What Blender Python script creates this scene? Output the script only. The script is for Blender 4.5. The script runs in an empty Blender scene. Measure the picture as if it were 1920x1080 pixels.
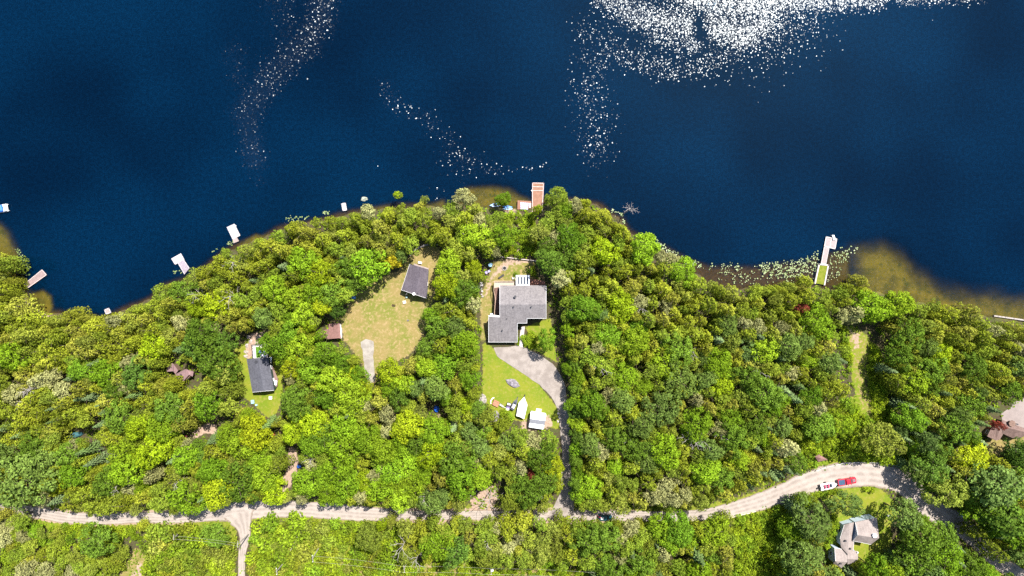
import bpy, bmesh, math, random
import numpy as np
from mathutils import Vector, Matrix
rnd = random.Random(11); RS = np.random.RandomState(7)
R = math.radians; PI = math.pi
C = bpy.context.scene.collection
S = 0.17; CAMZ = 217.6

# ------------------------------------------------------------------ geometry helpers (photo pixel -> metres)
def P(px, py, z=0.0):
    k = S*(CAMZ-z)/CAMZ
    return ((px-960)*k, (540-py)*k)
def polyxy(pts, z=0.0): return [P(a, b, z) for a, b in pts]
def polysd(poly, X, Y):
    """signed distance, positive inside"""
    X = np.asarray(X, float); Y = np.asarray(Y, float)
    n = len(poly)
    if X.size < 64:      # few points: all edges at once
        A = np.asarray(poly, float); B = np.roll(A, -1, 0); E = B-A; L = (E*E).sum(1)+1e-12; x = X.ravel()[:, None]; y = Y.ravel()[:, None]
        t = np.minimum(np.maximum(((x-A[:, 0])*E[:, 0]+(y-A[:, 1])*E[:, 1])/L, 0), 1)
        d = np.sqrt(((x-A[:, 0]-t*E[:, 0])**2+(y-A[:, 1]-t*E[:, 1])**2).min(1)); ey = np.where(E[:, 1] == 0, 1e-9, E[:, 1])
        c = ((A[:, 1] > y) != (B[:, 1] > y)) & (x < E[:, 0]*(y-A[:, 1])/ey+A[:, 0])
        return np.where(c.sum(1) % 2 == 1, d, -d).reshape(X.shape)
    d = np.full(X.shape, 1e9); ins = np.zeros(X.shape, bool)
    for i in range(n):
        x1, y1 = poly[i]; x2, y2 = poly[(i+1) % n]
        ex, ey = x2-x1, y2-y1; L = ex*ex+ey*ey+1e-12
        t = np.clip(((X-x1)*ex+(Y-y1)*ey)/L, 0, 1)
        d = np.minimum(d, np.hypot(X-x1-t*ex, Y-y1-t*ey))
        c = ((y1 > Y) != (y2 > Y)) & (X < ex*(Y-y1)/((y2-y1) if y2 != y1 else 1e-9)+x1)
        ins ^= c
    return np.where(ins, d, -d)
def lined(line, X, Y):
    X = np.asarray(X, float); Y = np.asarray(Y, float)
    d = np.full(X.shape, 1e9)
    for (x1, y1), (x2, y2) in zip(line, line[1:]):
        ex, ey = x2-x1, y2-y1; L = ex*ex+ey*ey+1e-12
        t = np.clip(((X-x1)*ex+(Y-y1)*ey)/L, 0, 1)
        d = np.minimum(d, np.hypot(X-x1-t*ex, Y-y1-t*ey))
    return d

SHORE = [(-6000,200),(-1500,300),(-300,380),(-80,430),(0,478),(22,520),(44,545),(52,562),(70,580),(92,590),(112,588),(130,592),(160,594),(190,600),
 (240,578),(284,560),(308,538),(348,524),(384,502),(414,480),(444,462),(488,449),(524,430),(562,421),(602,414),(645,402),
 (690,394),(735,389),(790,387),(830,388),(870,382),(900,386),(925,390),(960,391),(1000,388),(1020,380),(1050,374),(1090,378),
 (1120,384),(1140,400),(1165,412),(1180,436),(1205,448),(1225,466),(1250,478),(1280,498),(1308,512),(1330,534),(1380,541),
 (1420,542),(1470,540),(1500,538),(1530,538),(1560,542),(1580,542),(1610,540),(1640,548),(1680,556),(1700,562),(1750,572),
 (1800,584),(1850,591),(1920,602),(2000,612),(2300,640),(4000,700),(7000,760),(7000,9000),(-6000,9000)]
SHP = polyxy(SHORE)
def elev(X, Y):
    X = np.asarray(X, float); Y = np.asarray(Y, float)
    sd = polysd(SHP, X, Y) + 0.5*np.sin(X*.9)*np.cos(Y*.8+X*.3)
    land = .3*np.clip(sd/1.2, 0, 1) + 4.2*(1-np.exp(-np.maximum(sd, 0)/40.)) \
        + np.clip(sd/20., 0, 1)*(.35*np.sin(X*.07+1)*np.cos(Y*.09) + .15*np.sin(X*.21+Y*.17))
    wat = -np.minimum(.12+np.maximum(-sd, 0)*.16, 7.)
    return np.where(sd > 0, land, wat)
def elev1(x, y): return float(elev(np.array([x]), np.array([y]))[0])
def G(px, py, dh=0.0):
    """world point dh above the terrain that the photo shows at px,py"""
    z = 2.0
    for _ in range(4):
        x, y = P(px, py, z+dh); z = elev1(x, y)
        if z < 0: z = 0.0
    x, y = P(px, py, z+dh)
    return x, y, z
def Gpoly(pts):
    return [G(a, b)[:2] for a, b in pts]

# ------------------------------------------------------------------ materials
def newmat(name):
    m = bpy.data.materials.new(name); m.use_nodes = True
    nt = m.node_tree; nt.nodes.clear()
    return m, nt
class NT:
    def __init__(s, nt): s.nt = nt
    def n(s, typ, **kw):
        nd = s.nt.nodes.new(typ)
        for k, v in kw.items():
            if k.startswith('i_'):
                key = k[2:]
                key = int(key) if key.isdigit() else key.replace('_', ' ')
                nd.inputs[key].default_value = v
            else: setattr(nd, k, v)
        return nd
    def l(s, a, b): s.nt.links.new(a, b)
    def noise(s, scale, detail=3, vec=None, rough=.55):
        nd = s.n('ShaderNodeTexNoise'); nd.inputs['Scale'].default_value = scale
        nd.inputs['Detail'].default_value = detail; nd.inputs['Roughness'].default_value = rough
        if vec is not None: s.l(vec, nd.inputs['Vector'])
        return nd.outputs['Fac']
    def math(s, op, a, b=None, clamp=False):
        nd = s.n('ShaderNodeMath', operation=op, use_clamp=clamp)
        for i, v in enumerate((a, b)):
            if v is None: continue
            if isinstance(v, (int, float)): nd.inputs[i].default_value = v
            else: s.l(v, nd.inputs[i])
        return nd.outputs[0]
    def ramp(s, fac, a, b, lo=0., hi=1.):
        nd = s.n('ShaderNodeMapRange', interpolation_type='SMOOTHSTEP')
        s.l(fac, nd.inputs[0]); nd.inputs[1].default_value = a; nd.inputs[2].default_value = b
        nd.inputs[3].default_value = lo; nd.inputs[4].default_value = hi
        return nd.outputs[0]
    def mix(s, fac, a, b):
        nd = s.n('ShaderNodeMix', data_type='RGBA')
        if isinstance(fac, (int, float)): nd.inputs[0].default_value = fac
        else: s.l(fac, nd.inputs[0])
        for i, v in ((6, a), (7, b)):
            if isinstance(v, tuple): nd.inputs[i].default_value = (*v[:3], 1)
            else: s.l(v, nd.inputs[i])
        return nd.outputs[2]
    def mul(s, col, fac):
        nd = s.n('ShaderNodeVectorMath', operation='SCALE'); s.l(col, nd.inputs[0])
        if isinstance(fac, (int, float)): nd.inputs['Scale'].default_value = fac
        else: s.l(fac, nd.inputs['Scale'])
        return nd.outputs[0]
    def out(s, sh): o = s.n('ShaderNodeOutputMaterial'); s.l(sh, o.inputs[0])
    def pbr(s, col, rough=.8, spec=.3, bump=None, bs=.3, bd=.05, metal=0):
        b = s.n('ShaderNodeBsdfPrincipled')
        if isinstance(col, tuple): b.inputs['Base Color'].default_value = (*col[:3], 1)
        else: s.l(col, b.inputs['Base Color'])
        b.inputs['Roughness'].default_value = rough; b.inputs['Specular IOR Level'].default_value = spec
        b.inputs['Metallic'].default_value = metal
        if bump is not None:
            bn = s.n('ShaderNodeBump'); bn.inputs['Strength'].default_value = bs; bn.inputs['Distance'].default_value = bd
            s.l(bump, bn.inputs['Height']); s.l(bn.outputs[0], b.inputs['Normal'])
        s.out(b.outputs[0]); return b
    def pos(s): return s.n('ShaderNodeNewGeometry').outputs['Position']
    def obj(s): return s.n('ShaderNodeTexCoord').outputs['Object']
    def attr(s, name): return s.n('ShaderNodeAttribute', attribute_name=name)
_mc = {}
def plain(name, col, rough=.6, spec=.3, var=.25, scale=3., metal=0):
    """solid colour with some mottled wear"""
    if name in _mc: return _mc[name]
    m, nt = newmat(name); t = NT(nt)
    f = t.noise(scale, 4, t.obj())
    c = t.mix(t.ramp(f, .3, .7), tuple(x*(1-var) for x in col), tuple(min(1, x*(1+var)) for x in col))
    t.pbr(c, rough, spec, metal=metal); _mc[name] = m; return m
def leafmat(name, cols, trans=.3):
    m, nt = newmat(name); t = NT(nt)
    oi = t.n('ShaderNodeObjectInfo'); a = t.attr('tone')
    sep = t.n('ShaderNodeSeparateColor'); t.l(a.outputs['Color'], sep.inputs[0])
    r = t.math('FRACT', t.math('ADD', oi.outputs['Random'], sep.outputs[1]))
    cr = t.n('ShaderNodeValToRGB'); t.l(r, cr.inputs[0]); cr.color_ramp.interpolation = 'LINEAR'
    e = cr.color_ramp.elements
    e[0].color = (*cols[0], 1); e[-1].color = (*cols[-1], 1); e[0].position = .1; e[-1].position = .9
    for i, c in enumerate(cols[1:-1]):
        k = e.new(.1+.8*(i+1)/(len(cols)-1)); k.color = (*c, 1)
    big = t.noise(.35, 2, t.pos())
    v = t.math('MULTIPLY', t.ramp(sep.outputs[0], 0, 1, .62, 1.38), t.ramp(big, .3, .7, .85, 1.18))
    wn = t.n('ShaderNodeTexWhiteNoise', noise_dimensions='1D'); t.l(r, wn.inputs['W']); v = t.math('MULTIPLY', v, t.ramp(wn.outputs['Value'], 0, 1, .78, 1.2))
    col = t.mul(cr.outputs[0], v)
    d = t.n('ShaderNodeBsdfDiffuse'); tr = t.n('ShaderNodeBsdfTranslucent'); mx = t.n('ShaderNodeMixShader')
    t.l(col, d.inputs[0])
    tint = t.n('ShaderNodeMix', data_type='RGBA', blend_type='MULTIPLY'); tint.inputs[0].default_value = 1
    t.l(col, tint.inputs[6]); tint.inputs[7].default_value = (1.1, 1.15, .5, 1); t.l(tint.outputs[2], tr.inputs[0])
    mx.inputs[0].default_value = trans
    t.l(d.outputs[0], mx.inputs[1]); t.l(tr.outputs[0], mx.inputs[2]); t.out(mx.outputs[0]); return m
LEAF = {
 'cedar': leafmat('cedar_foliage', [(0.167,0.205,0.018),(0.217,0.240,0.020),(0.229,0.228,0.033),(0.143,0.193,0.020),(0.198,0.228,0.018)], .3),
 'maple': leafmat('maple_leaves', [(0.136,0.240,0.015),(0.180,0.281,0.015),(0.105,0.193,0.015),(0.161,0.257,0.015),(0.205,0.292,0.017)], .34),
 'birch': leafmat('birch_leaves', [(0.186,0.246,0.026),(0.155,0.222,0.022),(0.223,0.246,0.044),(0.180,0.222,0.022)], .34),
 'lime':  leafmat('lime_leaves', [(0.248,0.333,0.013),(0.223,0.304,0.013),(0.285,0.328,0.014)], .36),
 'yellow': leafmat('yellow_leaves', [(0.446,0.374,0.020),(0.397,0.351,0.020)], .35),
 'oak':   leafmat('dark_green_leaves', [(0.087,0.146,0.015),(0.105,0.170,0.018),(0.074,0.135,0.020)], .25),
 'pine':  leafmat('pine_needles', [(0.093,0.140,0.029),(0.112,0.164,0.029),(0.081,0.129,0.033)], .2),
 'spruce': leafmat('spruce_needles', [(0.105,0.158,0.055),(0.136,0.187,0.077),(0.099,0.152,0.044)], .15),
 'greybirch': leafmat('sparse_grey_leaves', [(0.248,0.252,0.099),(0.223,0.222,0.083)], .2),
 'red':   leafmat('red_leaves', [(.27,.06,.035),(.23,.055,.04)], .25),
 'shrub': leafmat('shrub_leaves', [(0.180,0.263,0.017),(0.229,0.292,0.017),(0.143,0.228,0.017)], .34),
}
def barkmat(name, col):
    m, nt = newmat(name); t = NT(nt)
    f = t.noise(6, 5, t.obj()); c = t.mix(f, tuple(x*.6 for x in col), tuple(x*1.3 for x in col))
    t.pbr(c, .9, .1, f, .5, .03); return m
BARK = barkmat('bark', (.12,.09,.065)); DEAD = barkmat('dead_wood', (.30,.27,.25))

# ------------------------------------------------------------------ mesh helpers
class MB:
    def __init__(s): s.v = []; s.f = []; s.m = []; s.p = []
    def add(s, v, f, mi=0):
        o = len(s.v); s.p.append((o, len(s.f))); s.v += [tuple(p) for p in v]; s.f += [tuple(i+o for i in q) for q in f]; s.m += [mi]*len(f)
    def box(s, cx, cy, cz, sx, sy, sz, rz=0, mi=0, taper=1., bev=0.):
        hx, hy = sx/2, sy/2; c, n = math.cos(rz), math.sin(rz)
        lv = []
        if bev <= 0:
            layers = [(-sz/2, 1., 0), (sz/2, taper, 0)]
        else:
            layers = [(-sz/2, 1., bev), (-sz/2+bev, 1., 0), (sz/2-bev, taper, 0), (sz/2, taper, bev)]
        for z, t, b in layers:
            ch = max(bev, .0)
            if bev > 0:
                q = [(-hx*t+b+ch, -hy*t+b), (hx*t-b-ch, -hy*t+b), (hx*t-b, -hy*t+b+ch), (hx*t-b, hy*t-b-ch), (hx*t-b-ch, hy*t-b), (-hx*t+b+ch, hy*t-b), (-hx*t+b, hy*t-b-ch), (-hx*t+b, -hy*t+b+ch)]
            else: q = [(-hx*t, -hy*t), (hx*t, -hy*t), (hx*t, hy*t), (-hx*t, hy*t)]
            lv.append([(cx+x*c-y*n, cy+x*n+y*c, cz+z) for x, y in q])
        k = len(lv[0]); v = [p for L in lv for p in L]; f = [tuple(range(k))[::-1], tuple(range((len(lv)-1)*k, len(lv)*k))]
        for a in range(len(lv)-1):
            for i in range(k): j = (i+1) % k; f.append((a*k+i, a*k+j, (a+1)*k+j, (a+1)*k+i))
        s.add(v, f, mi)
    def prism(s, bot, top, mi=0):
        k = len(bot)
        s.add(list(bot)+list(top), [tuple(range(k))[::-1], tuple(range(k, 2*k))]+[(i, (i+1) % k, k+(i+1) % k, k+i) for i in range(k)], mi)
    def tube(s, pts, rad, k=6, mi=0, cap=True):
        rings = []
        for i, p in enumerate(pts):
            p = Vector(p); a = Vector(pts[max(i-1, 0)]); b = Vector(pts[min(i+1, len(pts)-1)])
            d = (b-a).normalized() if (b-a).length > 1e-6 else Vector((0, 0, 1))
            u = d.cross(Vector((0, 0, 1)))
            if u.length < .05: u = d.cross(Vector((1, 0, 0)))
            u.normalize(); w = d.cross(u); r = rad[i] if isinstance(rad, (list, tuple)) else rad
            rings.append([p+(u*math.cos(2*PI*j/k)+w*math.sin(2*PI*j/k))*r for j in range(k)])
        v = [p for q in rings for p in q]; f = []
        for i in range(len(rings)-1):
            for j in range(k): f.append((i*k+j, i*k+(j+1) % k, (i+1)*k+(j+1) % k, (i+1)*k+j))
        if cap: f += [tuple(range(k))[::-1], tuple(range((len(rings)-1)*k, len(rings)*k))]
        s.add(v, f, mi)
    def build(s, name, mats, parent=None, smooth=False):
        one = {'posts': 'post', 'stone_ring': 'ring_stone', 'paving_joints': 'paving_joint', 'fascia': 'fascia'}.get(name)
        if one and len(s.p) > 1:
            r = None
            for i, (v0, f0) in enumerate(s.p):
                v1, f1 = s.p[i+1] if i+1 < len(s.p) else (len(s.v), len(s.f)); q = MB(); q.v = s.v[v0:v1]; q.f = [tuple(k-v0 for k in f) for f in s.f[f0:f1]]; q.m = s.m[f0:f1]; r = q.build(one, mats, parent)
            return r
        me = bpy.data.meshes.new(name); me.from_pydata(s.v, [], s.f)
        for m in (mats if isinstance(mats, (list, tuple)) else [mats]): me.materials.append(m)
        me.polygons.foreach_set('material_index', s.m)
        bm = bmesh.new(); bm.from_mesh(me); bmesh.ops.recalc_face_normals(bm, faces=bm.faces); bm.to_mesh(me); bm.free()
        if smooth: me.polygons.foreach_set('use_smooth', [True]*len(me.polygons))
        o = bpy.data.objects.new(name, me); C.objects.link(o)
        if parent: o.parent = parent
        return o
def tag(o, label=None, cat=None, group=None, kind=None):
    if label: o['label'] = label
    if cat: o['category'] = cat
    if group: o['group'] = group
    if kind: o['kind'] = kind
    return o
def thing(name, label, cat, loc=(0,0,0), rz=0, group=None):
    o = bpy.data.objects.new(name, None); C.objects.link(o); o.location = loc; o.rotation_euler = (0, 0, rz)
    o.empty_display_size = .3
    return tag(o, label, cat, group)
def npmesh(name, V, F, mats, mi=None, tone=None):
    """quads only; V (n,3) F (m,4)"""
    me = bpy.data.meshes.new(name); n = len(V); m = len(F)
    me.vertices.add(n); me.vertices.foreach_set('co', np.asarray(V, np.float32).ravel())
    me.loops.add(m*4); me.loops.foreach_set('vertex_index', np.asarray(F, np.int32).ravel())
    me.polygons.add(m); me.polygons.foreach_set('loop_start', np.arange(0, m*4, 4, dtype=np.int32))
    try: me.polygons.foreach_set('loop_total', np.full(m, 4, np.int32))
    except Exception: pass
    for k in mats: me.materials.append(k)
    if mi is not None: me.polygons.foreach_set('material_index', np.asarray(mi, np.int32))
    if tone is not None:
        a = me.color_attributes.new('tone', 'FLOAT_COLOR', 'POINT'); a.data.foreach_set('color', np.asarray(tone, np.float32).ravel())
    me.update(calc_edges=True)
    return me

# ------------------------------------------------------------------ foliage
def leaves(cent, nrm, size, jit=.55, aspect=.75):
    """quads around centres, facing nrm with jitter"""
    n = len(cent); N = nrm + RS.normal(0, jit, (n, 3)); N /= np.linalg.norm(N, axis=1)[:, None]+1e-9
    A = np.cross(N, RS.normal(0, 1, (n, 3))); A /= np.linalg.norm(A, axis=1)[:, None]+1e-9
    B = np.cross(N, A); s = (size*(.7+.6*RS.rand(n)))[:, None]*.5
    V = np.stack([cent-A*s-B*s*aspect, cent+A*s-B*s*aspect*.6, cent+A*s*.8+B*s*aspect, cent-A*s*.7+B*s*aspect*.9], 1).reshape(-1, 3)
    F = np.arange(n*4).reshape(n, 4); t = np.repeat(RS.rand(n), 4)
    return V, F, t
def clumpy(centres, radii, per, size, jit=.5, low=-.25):
    cs, ns = [], []
    for c, r in zip(centres, radii):
        k = max(6, int(per*r*r)); d = RS.normal(0, 1, (k*2, 3)); d /= np.linalg.norm(d, axis=1)[:, None]
        d = d[d[:, 2] > low][:k]; rr = r*(.72+.32*RS.rand(len(d)))
        cs.append(np.array(c)+d*rr[:, None]*np.array([1, 1, .75])); ns.append(d)
    return leaves(np.concatenate(cs), np.concatenate(ns)+np.array([0, 0, .25]), size, jit)
def mk_round(Rr, Hh, ncl, clr, per, size, flat=.6, jit=.5, loose=0.):
    """Rr crown radius, Hh height of crown top"""
    cz = Hh-Rr*flat; cen, rad = [], []
    lob = [RS.rand()*2*PI, RS.rand()*2*PI]
    for i in range(ncl):
        z = 1-(i+.5)/ncl*1.6; a = i*2.399963+RS.rand()*.8; q = math.sqrt(max(0, 1-z*z))
        lo = 1+.16*math.sin(2*a+lob[0])+.12*math.sin(3*a+lob[1]); rr = (Rr-clr*.75)*lo*(1-loose*RS.rand())
        cen.append((math.cos(a)*q*rr, math.sin(a)*q*rr, cz+z*Rr*flat*(.85+.3*RS.rand())-clr*.3)); rad.append(clr*(.7+.6*RS.rand()))
    cen.append((0, 0, cz)); rad.append(Rr*.55)
    return clumpy(cen, rad, per, size, jit)
def mk_cedar(Rr, Hh, size=.29):
    """several ragged spires leaning together"""
    cs, ns = [], []
    k = RS.randint(3, 6)
    for j in range(k):
        a = 2*PI*j/k+RS.rand(); off = Rr*(.45 if j else .0)*(.7+.5*RS.rand()); r0 = Rr*(.72 if j == 0 else .5+.15*RS.rand()); top = Hh*(1 if j == 0 else .78+.16*RS.rand())
        n = int(390*(r0/1.6)**2); u = RS.rand(n)**.75; ang = RS.rand(n)*2*PI
        prof = np.sqrt(np.clip(u, 0, 1))*(1-.12*u)
        rr = r0*prof*(.74+.3*RS.rand(n))*(1+.22*np.sin(ang*5+j+u*9))
        z = top-u*Hh*.72
        cs.append(np.stack([off*math.cos(a)+np.cos(ang)*rr, off*math.sin(a)+np.sin(ang)*rr, z], 1))
        ns.append(np.stack([np.cos(ang)*.9, np.sin(ang)*.9, .35+.5*(1-u)], 1))
    return leaves(np.concatenate(cs), np.concatenate(ns), size, .5)
def mk_spruce(Rr, Hh, size=.36):
    cs, ns = [], []
    for w in range(13):
        u = (w+.6)/13; z = Hh*(1-u*.85); nb = 6+w//2; L = Rr*u**.85
        for b in range(nb):
            a = 2*PI*(b+.5*(w % 2))/nb+RS.normal(0, .1); m = int(4+L*6); t = RS.rand(m)**.7
            wd = (RS.rand(m)-.5)*.5*(1.1-t)
            x = t*L; cs.append(np.stack([np.cos(a)*x-np.sin(a)*wd, np.sin(a)*x+np.cos(a)*wd, z-.25*x+.06*RS.rand(m)-.5*np.abs(wd)], 1))
            ns.append(np.stack([np.cos(a)*.3+0*t, np.sin(a)*.3+0*t, 1+0*t], 1))
    return leaves(np.concatenate(cs), np.concatenate(ns), size, .35)
def trunk_mb(mb, Rr, Hh, r=.16, k=5, mi=0, limbs=5):
    top = Hh*.8; mb.tube([(0,0,-.4), (.05,.03,Hh*.35), (0,.05,top)], [r*1.3, r, r*.3], k, mi)
    for i in range(limbs):
        a = i*2.4+.5; z = Hh*(.35+.09*i)
        mb.tube([(0,0,z), (math.cos(a)*Rr*.35, math.sin(a)*Rr*.35, z+Hh*.1), (math.cos(a)*Rr*.7, math.sin(a)*Rr*.7, z+Hh*.17)], [r*.45, r*.3, r*.08], 4, mi, False)
KINDS = {   # unit templates: radius, height, variants
 'cedar': (2.6, 12., 8, lambda: mk_cedar(2.6, 12.)),
 'maple': (4.2, 13., 9, lambda: mk_round(4.2, 13., 42+RS.randint(12), .85+.35*RS.rand(), 62, .35, .85+.35*RS.rand(), .45, .12)),
 'birch': (3.0, 11.5, 4, lambda: mk_round(3.0, 11.5, 26, .75, 70, .33, .8, .6, .25)),
 'oak':   (4.2, 13.5, 4, lambda: mk_round(4.2, 13.5, 50, .85, 64, .35, 1.05, .5)),
 'pine':  (3.6, 14.5, 4, lambda: mk_round(3.6, 14.5, 52, .75, 64, .33, 1.4, .55, .3)),
 'spruce': (2.6, 14., 3, lambda: mk_spruce(2.6, 14.)),
 'shrub': (1.3, 2.4, 6, lambda: mk_round(1.3, 2.4, 13, .48, 110, .25, 1.0, .55, .2)),
}
NAMES = {'cedar': 'cedar_tree', 'maple': 'maple_tree', 'birch': 'birch_tree', 'oak': 'oak_tree', 'pine': 'pine_tree', 'spruce': 'spruce_tree', 'shrub': 'leafy_shrub'}
TPL = {}
for kd, (Rr, Hh, nv, fn) in KINDS.items():
    L = []
    for i in range(nv):
        V, F, t = fn()
        tm = MB(); trunk_mb(tm, Rr, Hh, {'shrub': .04, 'cedar': .11, 'birch': .11}.get(kd, .14), 5, 0, 6)
        L.append((V, F, t, tm))
    TPL[kd] = L
MESH = {}
def crown_mesh(kd, i, mat):
    key = (kd, i, mat)
    if key not in MESH:
        V, F, t, tm = TPL[kd][i]
        tone = np.stack([t, 0*t, 0*t, 1+0*t], 1)
        MESH[key] = npmesh(f'{kd}_crown', V, F, [LEAF[mat]], tone=tone)
    return MESH[key]
def trunk_mesh(kd, i):
    key = (kd, i, 'trunk')
    if key not in MESH:
        tm = TPL[kd][i][3]; me = bpy.data.meshes.new(f'{kd}_trunk'); me.from_pydata(tm.v, [], tm.f); me.materials.append(BARK); MESH[key] = me
    return MESH[key]

# ------------------------------------------------------------------ zones (photo pixels)
MEADOW = [(652,580),(672,548),(700,522),(728,517),(748,508),(762,488),(790,460),(824,462),(824,520),(812,560),(806,598),(788,640),(768,665),(724,690),(704,720),(686,716),(680,684),(664,660),(645,638),(638,602)]
MDRIVE = [(676,642),(686,636),(701,640),(700,668),(703,700),(704,716),(690,720),(684,690),(681,665)]
CABIN = [(440,655),(456,646),(470,628),(494,626),(506,655),(530,690),(530,738),(520,775),(502,784),(474,757),(452,742),(440,700)]
YARD = [(903,560),(908,535),(925,492),(942,480),(1004,486),(1006,520),(1030,560),(1032,596),(1040,640),(1048,700),(1052,800),(1020,806),(984,800),(956,790),(926,770),(908,745),(905,640)]
DRIVE = [(925,652),(972,648),(990,654),(1016,668),(1036,682),(1052,704),(1060,726),(1068,790),(1070,850),(1073,920),(1078,975),(1022,975),(1040,948),(1052,920),(1054,850),(1050,800),(1046,768),(1034,744),(1012,722),(984,702),(956,684),(932,668)]
WALK = [(974,650),(974,636),(977,613),(984,612),(982,632),(980,652)]
TRAIL = [(1586,610),(1606,614),(1626,628),(1635,645),(1628,668),(1619,692),(1622,720),(1635,750),(1646,785),(1627,787),(1609,757),(1597,715),(1595,680),(1589,645)]
PATIO = [(1877,776),(1886,769),(1898,762),(1896,757),(1914,748),(1960,740),(1960,812),(1900,806),(1879,792)]
RLAWN = [(1846,826),(1866,812),(1900,815),(1960,812),(1960,838),(1904,836),(1884,846),(1868,862),(1846,862)]
FLAWN = [(1530,926),(1580,916),(1640,912),(1662,925),(1690,955),(1670,985),(1672,1010),(1668,1040),(1630,1052),(1596,1066),(1560,1066),(1545,1030),(1556,1000),(1560,960)]
DIRT1 = [(540,836),(552,840),(560,862),(556,888),(546,912),(528,925),(530,900),(540,878)]
GAP2 = [(210,1110),(238,1052),(254,1026),(272,1034),(272,1110)]
DIRT3 = [(878,956),(892,932),(915,914),(930,918),(930,935),(912,956)]
DIRT2 = [(356,816),(372,802),(390,794),(406,796),(406,814),(384,812),(366,822)]
GAPL = [(270,982),(440,974),(446,1000),(440,1100),(236,1100),(262,1036),(284,1010)]
GAPM = [(470,985),(500,975),(600,977),(720,984),(760,1000),(740,1040),(760,1100),(462,1100)]
VERGE = [(60,975),(140,986),(250,990),(260,1000),(150,998),(60,990)]
SHRB = [(1376,965),(1400,968),(1450,948),(1480,955),(1470,1000),(1480,1100),(1380,1100)]
SHRC = [(1500,800),(1560,770),(1606,740),(1642,790),(1700,830),(1720,870),(1640,866),(1570,872),(1520,880),(1500,860)]
SHRD = [(1634,640),(1650,660),(1664,745),(1690,800),(1644,790),(1630,740),(1624,700)]
PWR = [(640,1040),(760,1052),(930,1060),(1110,1066),(1110,1100),(640,1100)]
PATHC = [(938,370),(980,398),(985,430),(980,460),(975,485),(962,485),(972,440),(964,410),(930,390)]
COVE = [(40,540),(60,548),(100,590),(84,600),(50,572)]
CONC = [(1860,600),(1960,604),(1960,612),(1860,604)]
ROADC = [(-60,948,21),(20,955,21),(75,962,21),(130,971,21),(200,973,21),(260,970,21),(330,970,21),(400,962,30),(450,958,36),(500,955,32),(570,955,30),(640,960,30),(700,964,26),(780,966,18),(900,966,18),(1000,966,18),(1100,966,19),(1180,967,19),(1260,968,19),(1330,964,24),(1400,948,30),(1460,928,36),(1520,904,42),(1570,892,46),(1640,890,46),(1690,904,44),(1722,932,42),(1752,958,40),(1790,978,38),(1830,1010,36),(1866,1044,34),(1910,1080,32),(1980,1130,32)]
SPUR = [(448,962,60),(452,974,44),(457,988,28),(459,1010,19),(454,1040,14),(453,1090,13)]
def roadpoly(line):
    L, Rr = [], []
    for i, (x, y, w) in enumerate(line):
        a = line[max(i-1, 0)]; b = line[min(i+1, len(line)-1)]; dx, dy = b[0]-a[0], b[1]-a[1]; d = math.hypot(dx, dy)
        L.append((x-dy/d*w/2, y+dx/d*w/2)); Rr.append((x+dy/d*w/2, y-dx/d*w/2))
    return L+Rr[::-1]
ROADP = roadpoly(ROADC); SPURP = roadpoly(SPUR)
CLEAR = {k: Gpoly(v) for k, v in dict(meadow=MEADOW, cabin=CABIN, yard=YARD, drive=DRIVE, trail=TRAIL, patio=PATIO, rlawn=RLAWN, flawn=FLAWN,
    dirt1=DIRT1, dirt3=DIRT3, gap2=GAP2, dirt2=DIRT2, gapl=GAPL, gapm=GAPM, road=ROADP, spur=SPURP, shrb=SHRB, shrc=SHRC, shrd=SHRD, pwr=PWR, path=PATHC, verge=VERGE, cove=COVE, conc=CONC).items()}

# ------------------------------------------------------------------ ground sheet and lake
def axis(lo, hi, step, far, n=14):
    a = np.arange(lo, hi+1e-6, step); g = np.geomspace(step*2, far, n)
    return np.concatenate([(lo-g)[::-1], a, hi+g])
def gridmesh(name, xs, ys, zf, mat):
    X, Y = np.meshgrid(xs, ys); Z = zf(X, Y); V = np.stack([X, Y, Z], -1).reshape(-1, 3)
    nx, ny = len(xs), len(ys); i = np.arange(ny-1)[:, None]*nx+np.arange(nx-1)[None]
    F = np.stack([i, i+1, i+nx+1, i+nx], -1).reshape(-1, 4)
    me = npmesh(name, V, F, [mat]); me.polygons.foreach_set('use_smooth', np.ones(len(F), bool))
    return me, X.ravel(), Y.ravel(), Z.ravel()
def setattrc(me, name, arrs):
    a = me.color_attributes.new(name, 'FLOAT_COLOR', 'POINT'); n = len(arrs[0])
    z = [x if x is not None else np.zeros(n) for x in arrs]+[np.ones(n)]*(4-len(arrs))
    a.data.foreach_set('color', np.stack(z, 1).astype(np.float32).ravel())
def sm(sd, soft): return np.clip(.5+sd/(2*soft), 0, 1)

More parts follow.
